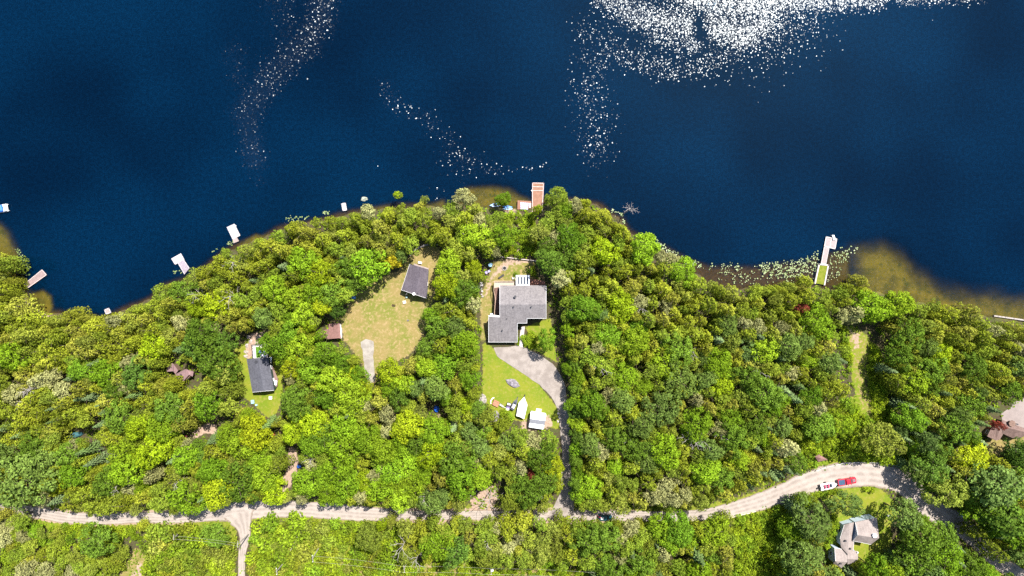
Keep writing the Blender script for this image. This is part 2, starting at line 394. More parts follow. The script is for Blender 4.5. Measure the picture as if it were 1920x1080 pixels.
def ground_material():
    m, nt = newmat('ground'); t = NT(nt); p = t.pos()
    z1 = t.attr('zone'); s1 = t.n('ShaderNodeSeparateColor'); t.l(z1.outputs['Color'], s1.inputs[0])
    z2 = t.attr('bed'); s2 = t.n('ShaderNodeSeparateColor'); t.l(z2.outputs['Color'], s2.inputs[0])
    f1 = t.noise(1.2, 5, p); f2 = t.noise(.22, 4, p); f3 = t.noise(5., 3, p)
    ed = t.math('MULTIPLY', t.math('SUBTRACT', f1, .5), .9)
    def msk(o): return t.ramp(t.math('ADD', o, ed), .38, .62)
    floor = t.mix(t.ramp(f1, .3, .7), (.045,.032,.02), (.05,.06,.018)); floor = t.mix(t.ramp(f3, .5, .75), floor, (.10,.075,.05))
    grass = t.mix(t.ramp(f2, .3, .7), (.10,.145,.010), (.155,.165,.016)); grass = t.mix(t.ramp(f1, .45, .75), grass, (.19,.17,.04)); grass = t.mix(t.ramp(f3, .5, .8), grass, (.09,.13,.015))
    dry = t.mix(t.ramp(f2, .35, .65), (.19,.145,.055), (.12,.13,.025)); dry = t.mix(t.ramp(f1, .45, .7), dry, (.25,.18,.09)); dry = t.mix(t.ramp(f3, .5, .75), dry, (.10,.105,.022))
    dirt = t.mix(t.ramp(f1, .3, .7), (.23,.165,.125), (.31,.225,.175)); dirt = t.mix(t.ramp(f3, .5, .7), dirt, (.17,.12,.08))
    c = t.mix(msk(s1.outputs[0]), floor, grass); c = t.mix(msk(s1.outputs[1]), c, dry); c = t.mix(msk(s1.outputs[2]), c, dirt)
    sand = t.mix(t.ramp(f1, .3, .7), (.10,.09,.018), (.15,.13,.025)); sand = t.mix(t.ramp(f2, .4, .7), sand, (.06,.06,.02))
    peb = t.noise(2.2, 2, p); sand = t.mix(t.ramp(peb, .6, .68), sand, (.17,.15,.07)); wd = t.noise(.6, 5, p, .7); sand = t.mix(t.ramp(wd, .5, .66), sand, (.05,.06,.015))
    mud = t.mix(t.ramp(f1, .3, .7), (.035,.026,.016), (.065,.042,.022))
    bed = t.mix(s2.outputs[1], mud, sand)
    c = t.mix(s2.outputs[0], c, bed)
    t.pbr(c, .95, .1, f3, .4, .08); return m
xs = axis(-185, 185, .7, 2600); ys = axis(-112, 34, .7, 2600)
me, X, Y, Z = gridmesh('ground', xs, ys, elev, ground_material())
green = np.zeros_like(X); dry = np.zeros_like(X); dirt = np.zeros_like(X)
def mx(a, key, soft, v=1.): return np.maximum(a, v*sm(polysd(CLEAR[key], X, Y), soft))
for k in ('cabin','flawn','shrb','shrc','shrd','verge'): green = mx(green, k, .8)
for k in ('gapl', 'gapm'): green = mx(green, k, .8, .62)
green = np.maximum(green, sm(polysd(Gpoly([(905,640),(930,655),(1010,720),(1050,770),(1052,806),(930,780),(905,745)]), X, Y), .8))
green = np.maximum(green, sm(polysd(Gpoly([(985,612),(1032,596),(1045,680),(1000,655)]), X, Y), .8))
green = np.maximum(green, sm(3.-lined(Gpoly([(a, b) for a, b, w in ROADC]), X, Y)+1.2, 1.5)*.62)
for k in ('meadow','rlawn','pwr','gap2'): dry = mx(dry, k, 1.)
dry = np.maximum(dry, sm(polysd(Gpoly([(900,560),(908,535),(925,490),(1004,486),(1006,530),(940,528),(928,600),(912,640),(900,640)]), X, Y), .7)*.8)
green = mx(green, 'trail', 1., .9); dry = mx(dry, 'trail', .8, .5)
dirt = mx(dirt, 'dirt1', .8); dirt = mx(dirt, 'dirt2', .7); dirt = mx(dirt, 'path', 1., .62); dirt = np.maximum(dirt, sm(polysd(Gpoly([(1592,616),(1606,620),(1616,632),(1610,660),(1600,660)]), X, Y), 1.5)*.7); dirt = mx(dirt, 'cove', .8)
dirt = np.maximum(dirt, sm(polysd(Gpoly([(940,488),(955,482),(1004,486),(1000,492),(960,500),(930,520),(912,560),(904,560),(915,520)]), X, Y), 1.2)*.65)
dirt = np.maximum(dirt, sm(polysd(Gpoly([(975,790),(1030,776),(1040,800),(1010,808),(975,806)]), X, Y), 1.)*.8)
dirt = np.maximum(dirt, sm(polysd(Gpoly([(470,625),(496,620),(500,650),(462,676),(462,650)]), X, Y), .8)*.9)
dirt = np.maximum(dirt, sm(polysd(Gpoly([(212+25,1090),(262,1050),(268,1062),(262,1100)]), X, Y), 1.)*.8)
dirt = np.maximum(dirt, sm(1.6+.9-lined(Gpoly([(a, b) for a, b, w in ROADC[:18]]), X, Y), .8)*.7)
for q in ([(812,778),(826,776),(826,800),(808,796)],[(880,940),(905,915),(925,910),(935,930),(925,952),(885,955)],[(1770,880),(1800,884),(1806,900),(1790,905)],[(820,960),(1110,960),(1110,985),(820,985)],[(1500,905),(1380,958),(1390,965),(1510,915)]):
    dirt = np.maximum(dirt, sm(polysd(Gpoly(q), X, Y), .8)*.85)
setattrc(me, 'zone', [green, dry, dirt])
SHAL = [([(-200,380),(0,412),(18,430),(34,470),(44,505),(46,530),(60,545),(0,600),(-200,560)], 6, 1.), ([(54,548),(80,540),(96,552),(100,575),(96,600),(60,590)], 3, 1.),
        ([(870,350),(905,345),(955,348),(975,362),(1000,372),(1000,400),(860,400)], 5, 1.), ([(1600,455),(1660,448),(1705,465),(1730,497),(1770,528),(1830,540),(1920,548),(2100,550),(2100,680),(1580,640),(1590,500)], 13, .95),
        ([(455,448),(480,435),(500,440),(500,470),(450,470)], 2.5, .9), ([(800,378),(835,368),(850,400),(790,400)], 3, .8), ([(730,384),(740,400),(690,404),(700,388)], 2, .7)]
clr_ = lambda X, Y: np.max([np.clip(.5+polysd(polyxy(p), X, Y)/(2*s*S*3), 0, 1)*v for p, s, v in SHAL], axis=0)
water = sm(-polysd(SHP, X, Y)+.2, .6); clr = clr_(X, Y)
setattrc(me, 'bed', [water, clr, np.zeros_like(X)])
ground = bpy.data.objects.new('ground', me); C.objects.link(ground); tag(ground, kind='structure')

def lake_material():
    m, nt = newmat('lake_water'); t = NT(nt); p = t.pos()
    a = t.attr('water'); s = t.n('ShaderNodeSeparateColor'); t.l(a.outputs['Color'], s.inputs[0])
    clear, wind, near = s.outputs[0], s.outputs[1], s.outputs[2]
    w1 = t.noise(.12, 5, p); w2 = t.noise(.8, 3, p); w3 = t.noise(.018, 2, p)
    cf = t.ramp(t.math('ADD', clear, t.math('MULTIPLY', t.math('SUBTRACT', w1, .5), .5)), .2, .95, 0, .9)
    nf = t.ramp(t.math('ADD', near, t.math('MULTIPLY', t.math('SUBTRACT', w1, .5), .35)), .3, .9, 0, .85)
    cf = t.math('MAXIMUM', cf, nf)
    # ruffled facets: every small wavelet has its own tilt
    vo = t.n('ShaderNodeTexVoronoi'); vo.inputs['Scale'].default_value = 3.6; t.l(p, vo.inputs['Vector'])
    vc = t.n('ShaderNodeSeparateColor'); t.l(vo.outputs['Color'], vc.inputs[0])
    v2 = t.n('ShaderNodeTexWhiteNoise', noise_dimensions='3D'); t.l(vo.outputs['Color'], v2.inputs['Vector'])
    act = t.math('LESS_THAN', v2.outputs['Value'], t.ramp(t.math('ADD', wind, t.math('MULTIPLY', t.math('SUBTRACT', w2, .5), t.math('MULTIPLY', wind, 1.0))), 0.02, 1., 0., 1.))
    ang = t.math('MULTIPLY', vc.outputs[0], 6.2832); mag = t.math('MULTIPLY', t.math('POWER', vc.outputs[1], .95), .56)
    mag = t.math('MULTIPLY', mag, act)
    cx = t.math('MULTIPLY', t.math('COSINE', ang), mag); cy = t.math('MULTIPLY', t.math('SINE', ang), mag)
    cmb = t.n('ShaderNodeCombineXYZ'); t.l(cx, cmb.inputs[0]); t.l(cy, cmb.inputs[1]); cmb.inputs[2].default_value = 1
    fine = t.noise(3.5, 3, p); bn = t.n('ShaderNodeBump'); bn.inputs['Strength'].default_value = .12; bn.inputs['Distance'].default_value = .05; t.l(fine, bn.inputs['Height'])
    ad = t.n('ShaderNodeVectorMath', operation='ADD'); t.l(cmb.outputs[0], ad.inputs[0]); t.l(bn.outputs[0], ad.inputs[1])
    nm = t.n('ShaderNodeVectorMath', operation='NORMALIZE'); t.l(ad.outputs[0], nm.inputs[0])
    gl = t.n('ShaderNodeBsdfGlossy', distribution='BECKMANN'); t.l(t.math('ADD', t.math('MULTIPLY', act, .20), .09), gl.inputs['Roughness']); t.l(t.mix(act, (.20,.44,.70), (.86,.94,1)), gl.inputs['Color']); t.l(nm.outputs[0], gl.inputs['Normal'])  # white of the glints and dimmer sky reflection put into the gloss colour
    fr = t.n('ShaderNodeFresnel'); fr.inputs['IOR'].default_value = 1.33
    deep = t.mix(t.ramp(w3, .3, .7), (.0001,.0037,.0118), (.0002,.0076,.0225)); deep = t.mix(t.ramp(fine, .3, .7), t.mul(deep, .45), t.mul(deep, 1.55)); rp = t.noise(.9, 4, p, .7); deep = t.mix(t.ramp(rp, .35, .65), t.mul(deep, .8), t.mul(deep, 1.2))  # light and dark of the ripples painted into the deep water colour
    df = t.n('ShaderNodeBsdfDiffuse'); t.l(deep, df.inputs[0])
    tr = t.n('ShaderNodeBsdfTransparent'); tr.inputs[0].default_value = (.86,.82,.62,1)
    b = t.n('ShaderNodeMixShader'); t.l(cf, b.inputs[0]); t.l(df.outputs[0], b.inputs[1]); t.l(tr.outputs[0], b.inputs[2])
    f = t.n('ShaderNodeMixShader'); t.l(fr.outputs[0], f.inputs[0]); t.l(b.outputs[0], f.inputs[1]); t.l(gl.outputs[0], f.inputs[2])
    t.out(f.outputs[0]); return m
xs = axis(-185, 185, 1.1, 2600); ys = axis(-14, 112, 1.1, 2600)
me, X, Y, Z = gridmesh('lake_water', xs, ys, lambda a, b: 0*a, lake_material())
STRK = [([(602,-10),(600,40),(570,85),(520,130),(480,180),(462,215)], 27, .95), ([(612,-10),(603,45)], 13, 1.), ([(520,-10),(540,60),(540,110)], 36, .4), ([(465,190),(466,240),(478,300)], 20, 1.), ([(470,250),(488,340)], 14, .35), ([(440,100),(450,150)], 25, .4),
        ([(722,160),(745,200),(800,220),(835,262),(872,300),(930,318)], 19, .33), ([(930,318),(1030,312)], 10, .2), ([(850,290),(870,318)], 30, .3), ([(690,300),(730,320)], 24, .08), ([(730,30),(740,170)], 26, .03), ([(820,350),(830,365)], 18, .2), ([(640,270),(700,340)], 40, .03),
        ([(1095,55),(1150,80),(1130,120)], 28, .24), ([(1110,110),(1110,200),(1120,280)], 42, .26), ([(1095,180),(1110,210)], 24, .28), ([(1150,95),(1250,130),(1330,118),(1390,90)], 26, .35), ([(1150,90),(1200,110)], 32, .2),
        ([(1140,-10),(1200,30),(1290,50)], 30, .75), ([(1230,60),(1300,80)], 28, .5), ([(1330,40),(1390,70),(1430,45)], 26, .95), ([(1300,-10),(1400,8),(1440,10)], 30, 1.), ([(1440,5),(1560,-2),(1640,-5)], 22, .9), ([(1380,90),(1430,70)], 12, .3),
        ([(1690,-2),(1840,-10)], 14, .6), ([(1740,20),(1745,30)], 12, .15), ([(1300,-200),(1400,-60)], 130, 1.)]
wind = np.zeros_like(X)
for ln, w, v in STRK:
    d = lined(polyxy(ln), X, Y)/(w*S); wind = np.maximum(wind, v*np.exp(-d*d*.9))
gap = lined(polyxy([(1312,60),(1312,35)]), X, Y)/(12*S); wind *= 1-.9*np.exp(-gap*gap)
wind = np.maximum(wind, .0)
near = np.exp(-np.maximum(-polysd(SHP, X, Y), 0)/2.6)*.95
near = np.maximum(near, .9*np.clip(.5+polysd(polyxy([(1225,442),(1300,482),(1340,492),(1420,492),(1500,484),(1545,468),(1600,462),(1604,548),(1330,545),(1240,482)]), X, Y)/5., 0, 1))
setattrc(me, 'water', [clr_(X, Y), wind, near])
lake = bpy.data.objects.new('lake_water', me); C.objects.link(lake); tag(lake, kind='structure')

# ------------------------------------------------------------------ draped sheets: roads, drives, walks
def roadmat(name, a, b, c, bs=.4):
    m, nt = newmat(name); t = NT(nt); p = t.pos()
    f1 = t.noise(.5, 5, p); f2 = t.noise(3, 4, p); ac = t.attr('across'); s = t.n('ShaderNodeSeparateColor'); t.l(ac.outputs['Color'], s.inputs[0])
    col = t.mix(t.ramp(f1, .35, .65), a, b); col = t.mix(t.ramp(f2, .5, .75, 0, .6), col, c)
    wob = t.math('ADD', s.outputs[0], t.math('MULTIPLY', t.math('SUBTRACT', f1, .5), .12))
    tr = t.math('POWER', t.math('ABSOLUTE', t.math('SINE', t.math('MULTIPLY', wob, 12.566))), 2.)
    col = t.mix(t.math('MULTIPLY', tr, t.math('MULTIPLY', s.outputs[1], .5)), col, tuple(min(1, x*1.22) for x in b))
    edge = t.ramp(t.math('ADD', t.math('ABSOLUTE', t.math('SUBTRACT', s.outputs[0], .5)), t.math('MULTIPLY', t.math('SUBTRACT', f2, .5), .12)), .4, .5)
    col = t.mix(t.math('MULTIPLY', edge, s.outputs[1]), col, c)
    t.pbr(col, .95, .1, f2, bs, .05); return m
GRAV = roadmat('pale_gravel', (.20,.17,.15), (.265,.23,.205), (.16,.125,.095))
def sheet(name, pts, mat, dz=.06, step=2., world=None, jit=0.):
    pl = world or Gpoly(pts)
    if jit:
        q = []
        for i, (a, b) in enumerate(pl):
            c = pl[(i+1) % len(pl)]; k = max(1, int(math.dist((a, b), c)/1.2))
            for j in range(k): q.append((a+(c[0]-a)*j/k+rnd.uniform(-jit, jit), b+(c[1]-b)*j/k+rnd.uniform(-jit, jit)))
        pl = q
    bm = bmesh.new(); vs = [bm.verts.new((a, b, 0)) for a, b in pl]; bm.faces.new(vs)
    bmesh.ops.triangulate(bm, faces=bm.faces)
    x0 = min(a for a, b in pl); x1 = max(a for a, b in pl); y0 = min(b for a, b in pl); y1 = max(b for a, b in pl)
    for ax, lo, hi in ((0, x0, x1), (1, y0, y1)):
        k = lo+step
        while k < hi:
            bmesh.ops.bisect_plane(bm, geom=bm.verts[:]+bm.edges[:]+bm.faces[:], plane_co=(k, 0, 0) if ax == 0 else (0, k, 0), plane_no=(1, 0, 0) if ax == 0 else (0, 1, 0)); k += step
    co = np.array([v.co[:] for v in bm.verts]); z = np.maximum(elev(co[:, 0], co[:, 1]), .02)+dz
    for v, zz in zip(bm.verts, z): v.co.z = zz
    for f in bm.faces:
        if f.normal.z < 0: f.normal_flip()
        f.smooth = True
    me = bpy.data.meshes.new(name); bm.to_mesh(me); bm.free(); me.materials.append(mat)
    o = bpy.data.objects.new(name, me); C.objects.link(o); return o
def strip(name, line, mat, dz=.08):
    pts = []
    for i in range(len(line)-1):   # catmull-rom
        p0 = line[max(i-1, 0)]; p1 = line[i]; p2 = line[i+1]; p3 = line[min(i+2, len(line)-1)]
        for k in range(5):
            t = k/5; pts.append(tuple(.5*((2*b)+(c-a)*t+(2*a-5*b+4*c-d)*t*t+(-a+3*b-3*c+d)*t**3) for a, b, c, d in zip(p0, p1, p2, p3)))
    pts.append(line[-1]); M = 8; V = []; A = []
    for i, (x, y, w) in enumerate(pts):
        gx, gy, _ = G(x, y); a = pts[max(i-1, 0)]; b = pts[min(i+1, len(pts)-1)]; dx, dy = b[0]-a[0], -(b[1]-a[1]); d = math.hypot(dx, dy)
        jw = w*S*(1+rnd.uniform(-.05, .05))
        for j in range(M+1):
            q = (j/M-.5)*jw; V.append((gx-dy/d*q, gy+dx/d*q)); A.append(j/M)
    V = np.array(V); z = elev(V[:, 0], V[:, 1])+dz; V = np.column_stack([V, z]); n = len(pts)
    i = np.arange(n-1)[:, None]*(M+1)+np.arange(M)[None]; F = np.stack([i, i+M+1, i+M+2, i+1], -1).reshape(-1, 4)
    me = npmesh(name, V, F, [mat]); me.polygons.foreach_set('use_smooth', np.ones(len(F), bool))
    setattrc(me, 'across', [np.array(A), np.ones(len(A)), np.zeros(len(A))])
    o = bpy.data.objects.new(name, me); C.objects.link(o); tag(o, kind='structure'); return o
strip('road', ROADC, GRAV, .07)
strip('side_road', SPUR, GRAV, .10)
tag(sheet('driveway', DRIVE, roadmat('driveway_gravel', (.18,.155,.14), (.24,.21,.19), (.14,.12,.095)), .11, jit=.12), kind='structure')
tag(sheet('gravel_track', MDRIVE, roadmat('white_gravel', (.19,.17,.15), (.26,.24,.215), (.15,.13,.08)), .07, jit=.15), kind='structure')
tag(sheet('patio', PATIO, roadmat('patio_concrete', (.185,.155,.145), (.215,.18,.168), (.16,.13,.12)), .08), kind='structure')
tag(sheet('footpath', WALK, plain('walk_stone', (.40,.37,.35), .8), .10), kind='structure')

# ------------------------------------------------------------------ buildings
def shingle(name, a, b):
    m, nt = newmat(name); t = NT(nt); o = t.pos()
    f = t.noise(2.2, 5, o, .7); g = t.noise(7, 3, o, .6); st = t.noise(.5, 3, o)
    c = t.mix(t.ramp(f, .35, .65), a, b); c = t.mix(t.ramp(g, .55, .7, 0, .5), c, tuple(x*.6 for x in a)); c = t.mix(t.ramp(st, .45, .7, 0, .3), c, tuple(min(1, x*1.3) for x in b))
    mp = t.n('ShaderNodeMapping'); t.l(o, mp.inputs[0]); mp.inputs['Scale'].default_value = (2.2, .25, .25); sk_ = t.noise(1., 3, mp.outputs[0]); c = t.mix(t.ramp(sk_, .5, .75, 0, .45), c, tuple(x*.62 for x in a))
    t.pbr(c, .92, .1, g, .5, .03); return m
M_WHITE = plain('white_paint', (.78,.78,.78), .5, .3, .06); M_CREAM = plain('cream_siding', (.55,.50,.42), .7, .2, .1)
M_BLUE = plain('blue_grey_siding', (.10,.14,.20), .7, .2, .12); M_GREEN = plain('dark_green_siding', (.035,.06,.05), .7, .2, .15)
M_BROWN = plain('brown_siding', (.14,.09,.07), .8, .2, .2); M_GLASS = plain('window_glass', (.02,.03,.045), .08, .8, .1)
M_METAL = plain('grey_metal', (.35,.36,.38), .4, .5, .1, metal=.6); M_BLACK = plain('black_rubber', (.018,.018,.02), .7, .3, .1)
M_DARK = plain('dark_metal', (.03,.03,.035), .4, .4, .1)
def wood(name, a, b, scale=4., dirv=(1, 0)):
    m, nt = newmat(name); t = NT(nt); w = t.n('ShaderNodeTexWave'); o = t.obj()
    mp = t.n('ShaderNodeMapping'); t.l(o, mp.inputs[0]); mp.inputs['Rotation'].default_value = (0, 0, math.atan2(dirv[1], dirv[0])); t.l(mp.outputs[0], w.inputs[0])
    w.inputs['Scale'].default_value = scale; w.inputs['Distortion'].default_value = .3
    f = t.noise(1.5, 4, o); c = t.mix(t.ramp(f, .3, .7), a, b); c = t.mix(t.ramp(w.outputs['Fac'], .0, .16, .75, 0), c, tuple(x*.35 for x in a))
    t.pbr(c, .85, .15); return m
M_DECK = wood('weathered_boards', (.24,.19,.175), (.30,.25,.235), .9)
def centroid(pl): return sum(p[0] for p in pl)/len(pl), sum(p[1] for p in pl)/len(pl)
class House:
    def __init__(s, name, label, cat, cpx, zoff=0):
        s.x, s.y, s.z = G(*cpx); s.z += zoff; s.root = thing(name, label, cat, (s.x, s.y, s.z))
    def L(s, px, py, z):
        x, y = P(px, py, z+s.z); return (x-s.x, y-s.y, z)
    def roof(s, planes, mat, th=.16, label=None):
        mb = MB()
        for pl in planes:
            top = [s.L(*p) for p in pl]; mb.prism([(a, b, c-th) for a, b, c in top], top)
        o = mb.build('roof', mat, s.root); s.rf = o
        if label: o['label'] = label
        return o
    def fascia(s, segs, mat=None, w=.16):
        w *= .62
        mb = MB()
        for a, b in segs: 
            A = s.L(*a); B = s.L(*b); mb.tube([A, B], w*.6, 4)
        return mb.build('fascia', mat or M_WHITE, s.rf)
    def walls(s, foot, mat, inset=.35, zlow=-.6):
        mb = MB(); s.w = []
        for pl in foot:
            q = [s.L(*p) for p in pl]; cx, cy = centroid(q); r = []
            for a, b, c in q:
                d = math.hypot(a-cx, b-cy); k = max(0, 1-inset*1.3/d); r.append((cx+(a-cx)*k, cy+(b-cy)*k, c-.17))
            mb.prism([(a, b, zlow) for a, b, c in r], r); s.w.append(r)
        return mb.build('wall', mat, s.root)
    def opening(s, k, i, t, zc, w, h, kind='window', mat=None):
        r = s.w[k]; a, b = r[i], r[(i+1) % len(r)]; dx, dy = b[0]-a[0], b[1]-a[1]; d = math.hypot(dx, dy); rz = math.atan2(dy, dx)
        cx, cy = centroid(r); x, y = a[0]+dx*t, a[1]+dy*t; nx, ny = -dy/d, dx/d
        if (x-cx)*nx+(y-cy)*ny < 0: nx, ny = -nx, -ny
        mb = MB(); fr = .08
        for sx, sz, ww, hh in ((0, h/2, w, fr), (0, -h/2, w, fr), (-w/2, 0, fr, h), (w/2, 0, fr, h)) if kind == 'window' else ((0, 0, w, h),):
            mb.box(x+nx*.03+dx/d*sx, y+ny*.03+dy/d*sx, zc+sz, ww, .12, hh, rz)
        o = mb.build(kind, mat or M_WHITE, s.root)
        mb = MB()
        if kind == 'window': mb.box(x+nx*.02, y+ny*.02, zc, w, .05, h, rz); mb.build('pane', M_GLASS, o)
        else: mb.tube([(x+nx*.12+dx/d*w*.38, y+ny*.12+dy/d*w*.38, zc-.1), (x+nx*.12+dx/d*w*.38, y+ny*.12+dy/d*w*.38, zc+.05)], .03, 5); mb.build('handle', M_METAL, o)
    def vent(s, px, py, z, r=.16, h=.5, name='roof_vent', mat=None):
        x, y, zz = s.L(px, py, z); mb = MB(); mb.tube([(x, y, z-.3), (x, y, z+h)], r, 8); mb.tube([(x, y, z+h), (x, y, z+h+.12)], r*1.5, 8); mb.build(name, mat or M_DARK, s.rf)
def deck(name, pts, z, mat, parent=None, loc=(0,0,0), th=.18, posts=True, local=False, postz=-1.2, nm='deck_boards', pm=None):
    mb = MB(); q = pts
    mb.prism([(a, b, z-th) for a, b in q], [(a, b, z) for a, b in q]); o = mb.build(nm, mat, parent)
    if posts:
        mb = MB(); cx, cy = centroid(q)
        for a, b in q:
            a = cx+(a-cx)*.93; b = cy+(b-cy)*.93; mb.tube([(a, b, postz), (a, b, z-th)], .09, 6)
        mb.build('posts', pm or M_DARK, parent)
    return o

# --- large L-shaped house in the long lot
h = House('lake_house', 'large L-shaped house with pale grey shingle roof beside the curved gravel driveway', 'house', (965, 600))
RM = shingle('grey_shingles', (.12,.11,.113), (.18,.165,.165))
A = (937,535,4.2); B = (1024,535,4.2); Rl = (937,571,7.4); Rr_ = (1024,571,7.4)
h.roof([[A, B, Rr_, Rl],
        [Rl, Rr_, (1024,597,5.6), (937,597,5.6)],
        [(937,597,5.6), (988,597,5.6), (988,606,5.0), (937,606,5.0)],
        [(916,594,5.8), (937,594,5.8), (937,606,5.0), (916,606,5.0)],
        [(916,606,5.0), (970,606,5.0), (970,641.5,2.65), (916,641.5,2.65)]], RM)
h.fascia([((1024,597,5.6),(988,597,5.6)), ((988,597,5.6),(988,606,5.0)), ((988,606,5.0),(970,606,5.0)), ((970,606,5.0),(970,641.5,2.65)), ((970,641.5,2.65),(916,641.5,2.65)), ((916,641.5,2.65),(916,594,5.8)), ((937,594,5.8),(937,571,7.4)), ((937,571,7.4),(937,535,4.2)), ((1024,535,4.2),(1024,571,7.4)), ((1024,571,7.4),(1024,597,5.6))], w=.13)
mb = MB(); p = [h.L(916,593,5.9), h.L(937,594.5,5.9), h.L(936,592,5.9), h.L(926,590.5,5.9), h.L(916,591.5,5.9)]; mb.prism([(a,b,c-.15) for a,b,c in p], p); mb.build('trim_board', M_WHITE, h.rf)
h.walls([[A, B, Rr_, (1024,597,5.6), (937,597,5.6), Rl], [(937,590,5.9),(988,590,5.9),(988,606,5.0),(937,606,5.0)], [(916,594,5.7),(970,594,5.7),(970,641.5,2.65),(916,641.5,2.65)]], M_GREEN)
for k, i, t_, z_, w_, hh in ((0,3,.3,1.5,1.6,1.2),(0,3,.12,1.5,1.2,1.2),(0,0,.3,2.6,2.2,1.6),(0,0,.75,2.6,1.8,1.4),(0,1,.5,1.8,1.2,1.2),(0,5,.5,2,1.2,1.2),(2,3,.5,1.4,1.2,1.)): h.opening(k, i, t_, z_, w_, hh)
h.opening(2, 2, .5, 1.05, 2.6, 2.1, 'garage_door'); h.opening(1, 2, .5, 1.05, .95, 2.05, 'door')
for px, py, z, r, hh in ((966,556,6.1,.28,1.2),(963,575,7.1,.16,.5),(996,575,7.1,.16,.5),(942,619,4.2,.15,.45),(950.5,597,5.6,.08,.3)): h.vent(px, py, z, r, hh)
# deck on the shaded side and the lake-side terrace
def Lp(hh, pts, z): return [hh.L(a, b, z)[:2] for a, b in pts]
deck('d', Lp(h, [(928,535),(936.6,535),(936.6,590),(926,590)], 2.2), 2.2, wood('brown_deck_boards', (.10,.055,.045), (.15,.085,.07), 1.2, (0,1)), h.root, nm='side_deck')
deck('d', Lp(h, [(927,528),(964,528),(964,536),(944,537),(927,540)], 2.25), 2.25, plain('pale_terrace', (.33,.27,.215), .8, .2, .1), h.root, nm='terrace')
mb = MB()
pts = [h.L(*q, 3.2) for q in ((964,527),(927,527),(926,545),(929,560),(927,590))]
for a, b in zip(pts, pts[1:]):
    mb.tube([a, b], .07, 4); mb.tube([(a[0],a[1],2.75), (b[0],b[1],2.75)], .035, 4)
    n = max(1, int(math.dist(a, b)/1.4))
    for i in range(n+1): x = a[0]+(b[0]-a[0])*i/n; y = a[1]+(b[1]-a[1])*i/n; mb.tube([(x,y,2.1),(x,y,3.2)], .05, 4)
mb.build('railing', plain('tan_rail', (.50,.36,.27), .7, .2, .1), h.root)
# white-framed sunroom
x0, y0, _ = h.L(967.5, 516, 3.1); x1, y1, _ = h.L(993, 535, 3.5); mb = MB()
sr = MB(); nb = 5
sr.box((x0+x1)/2, y0-.35, 3.05, x1-x0, .7, .16); sr.box((x0+x1)/2, y1+.15, 3.5, x1-x0, .35, .16)
for i in range(nb): xx = x0+.2+(x1-x0-.4)*i/(nb-1); sr.box(xx, (y0+y1)/2, 3.28, .42, abs(y0-y1), .22)
for xx in (x0+.15, (x0+x1)/2, x1-.15): sr.box(xx, y0-.15, 1.4, .16, .16, 3.2)
sf = sr.build('sunroom_frame', M_WHITE, h.root)
for i in range(4):
    a = x0+.2+(x1-x0-.4)*i/4; w_ = (x1-x0-.4)/4; mb = MB(); mb.box(a+w_/2, (y0+y1)/2-.1, 3.22, w_, abs(y0-y1)-.8, .05); mb.build('roof_pane', M_GLASS, sf)
deck('d', Lp(h, [(993.5,523),(1022,527),(1023,536),(993.5,536)], 1.0), 1.0, plain('red_brick_terrace', (.24,.11,.08), .9, .1, .3, 6), h.root, posts=False, nm='brick_terrace', th=1.4)

# --- charcoal house in the dry meadow
h = House('meadow_house', 'house with purple-charcoal gable roof at the top right of the dry meadow', 'house', (776, 528))
a, r0, b = (768.2,494.9,3.1), (790,501.2,4.6), (803,505,3.4); c, r1, d = (752.6,543.8,3.1), (779,552.5,4.6), (800,559.5,3.1)
RM2 = shingle('charcoal_shingles', (.065,.055,.068), (.095,.083,.098)); h.roof([[a, r0, r1, c], [r0, b, d, r1]], RM2)
h.fascia([(a, c), (c, r1), (r1, d)], w=.1)
h.walls([[a, r0, b, d, r1, c]], M_BLUE, .3); [h.opening(0, i, t_, 1.5, 1.3, 1.1) for i, t_ in ((3,.4),(4,.5),(5,.3),(5,.7),(0,.5),(2,.5))]; h.opening(0, 3, .75, 1.05, .95, 2.05, 'door')
h.vent(776.5, 551, 4.3, .3, .5, 'chimney', M_WHITE); h.vent(783.5, 550, 4.2, .15, .5)
deck('d', Lp(h, [(776,494),(804,503),(803,507),(775,498)], .5), .5, M_DECK, h.root, nm='porch_deck')
mb = MB(); x, y, _ = h.L(762.5, 547, 3); mb.tube([(x, y, 2.6), (x+.05, y-.9, 3.2), (x+.05, y-.9, 4.6)], .05, 6); mb.build('antenna_mast', M_METAL, h.root)

# --- slate cabin left
h = House('slate_cabin', 'cabin with slate-grey roof, turf-floored deck and brown side deck among left woods', 'cabin', (488, 703))
a, r0, b = (462.2,672.8,3.2), (484,671.3,4.3), (503,669.8,3.2); c, r1, d = (473.3,735.6,3.2), (495,733.5,4.3), (514,731.8,3.2)
h.roof([[a, r0, r1, c], [r0, b, d, r1]], shingle('slate_shingles', (.055,.056,.068), (.085,.086,.102))); h.fascia([(c, r1), (r1, d)], w=.1)
h.walls([[a, r0, b, d, r1, c]], M_GREEN, .25); [h.opening(0, i, t_, 1.5, 1.2, 1.1) for i, t_ in ((3,.5),(4,.5),(5,.3),(5,.7),(0,.5),(1,.5),(2,.3))]; h.opening(0, 2, .7, 1.05, .95, 2.05, 'door')
h.vent(481.5, 678, 3.7, .3, .5)
deck('d', Lp(h, [(471,647),(500,645),(503,671),(474,673)], 1.2), 1.2, plain('pale_deck', (.50,.46,.43), .8, .2, .1), h.root, nm='lake_deck')
deck('d', Lp(h, [(479,650.5),(488,650),(492,670),(480.5,671)], 1.26), 1.26, plain('turf_mat', (.06,.14,.012), .95, .1, .2), h.root, posts=False, th=.05, nm='turf_mat')
deck('d', Lp(h, [(506,688),(512,688),(521,711),(520,724),(513.5,728)], 1.0), 1.0, wood('reddish_boards', (.17,.11,.10), (.22,.15,.13), 1.2), h.root, nm='side_deck')
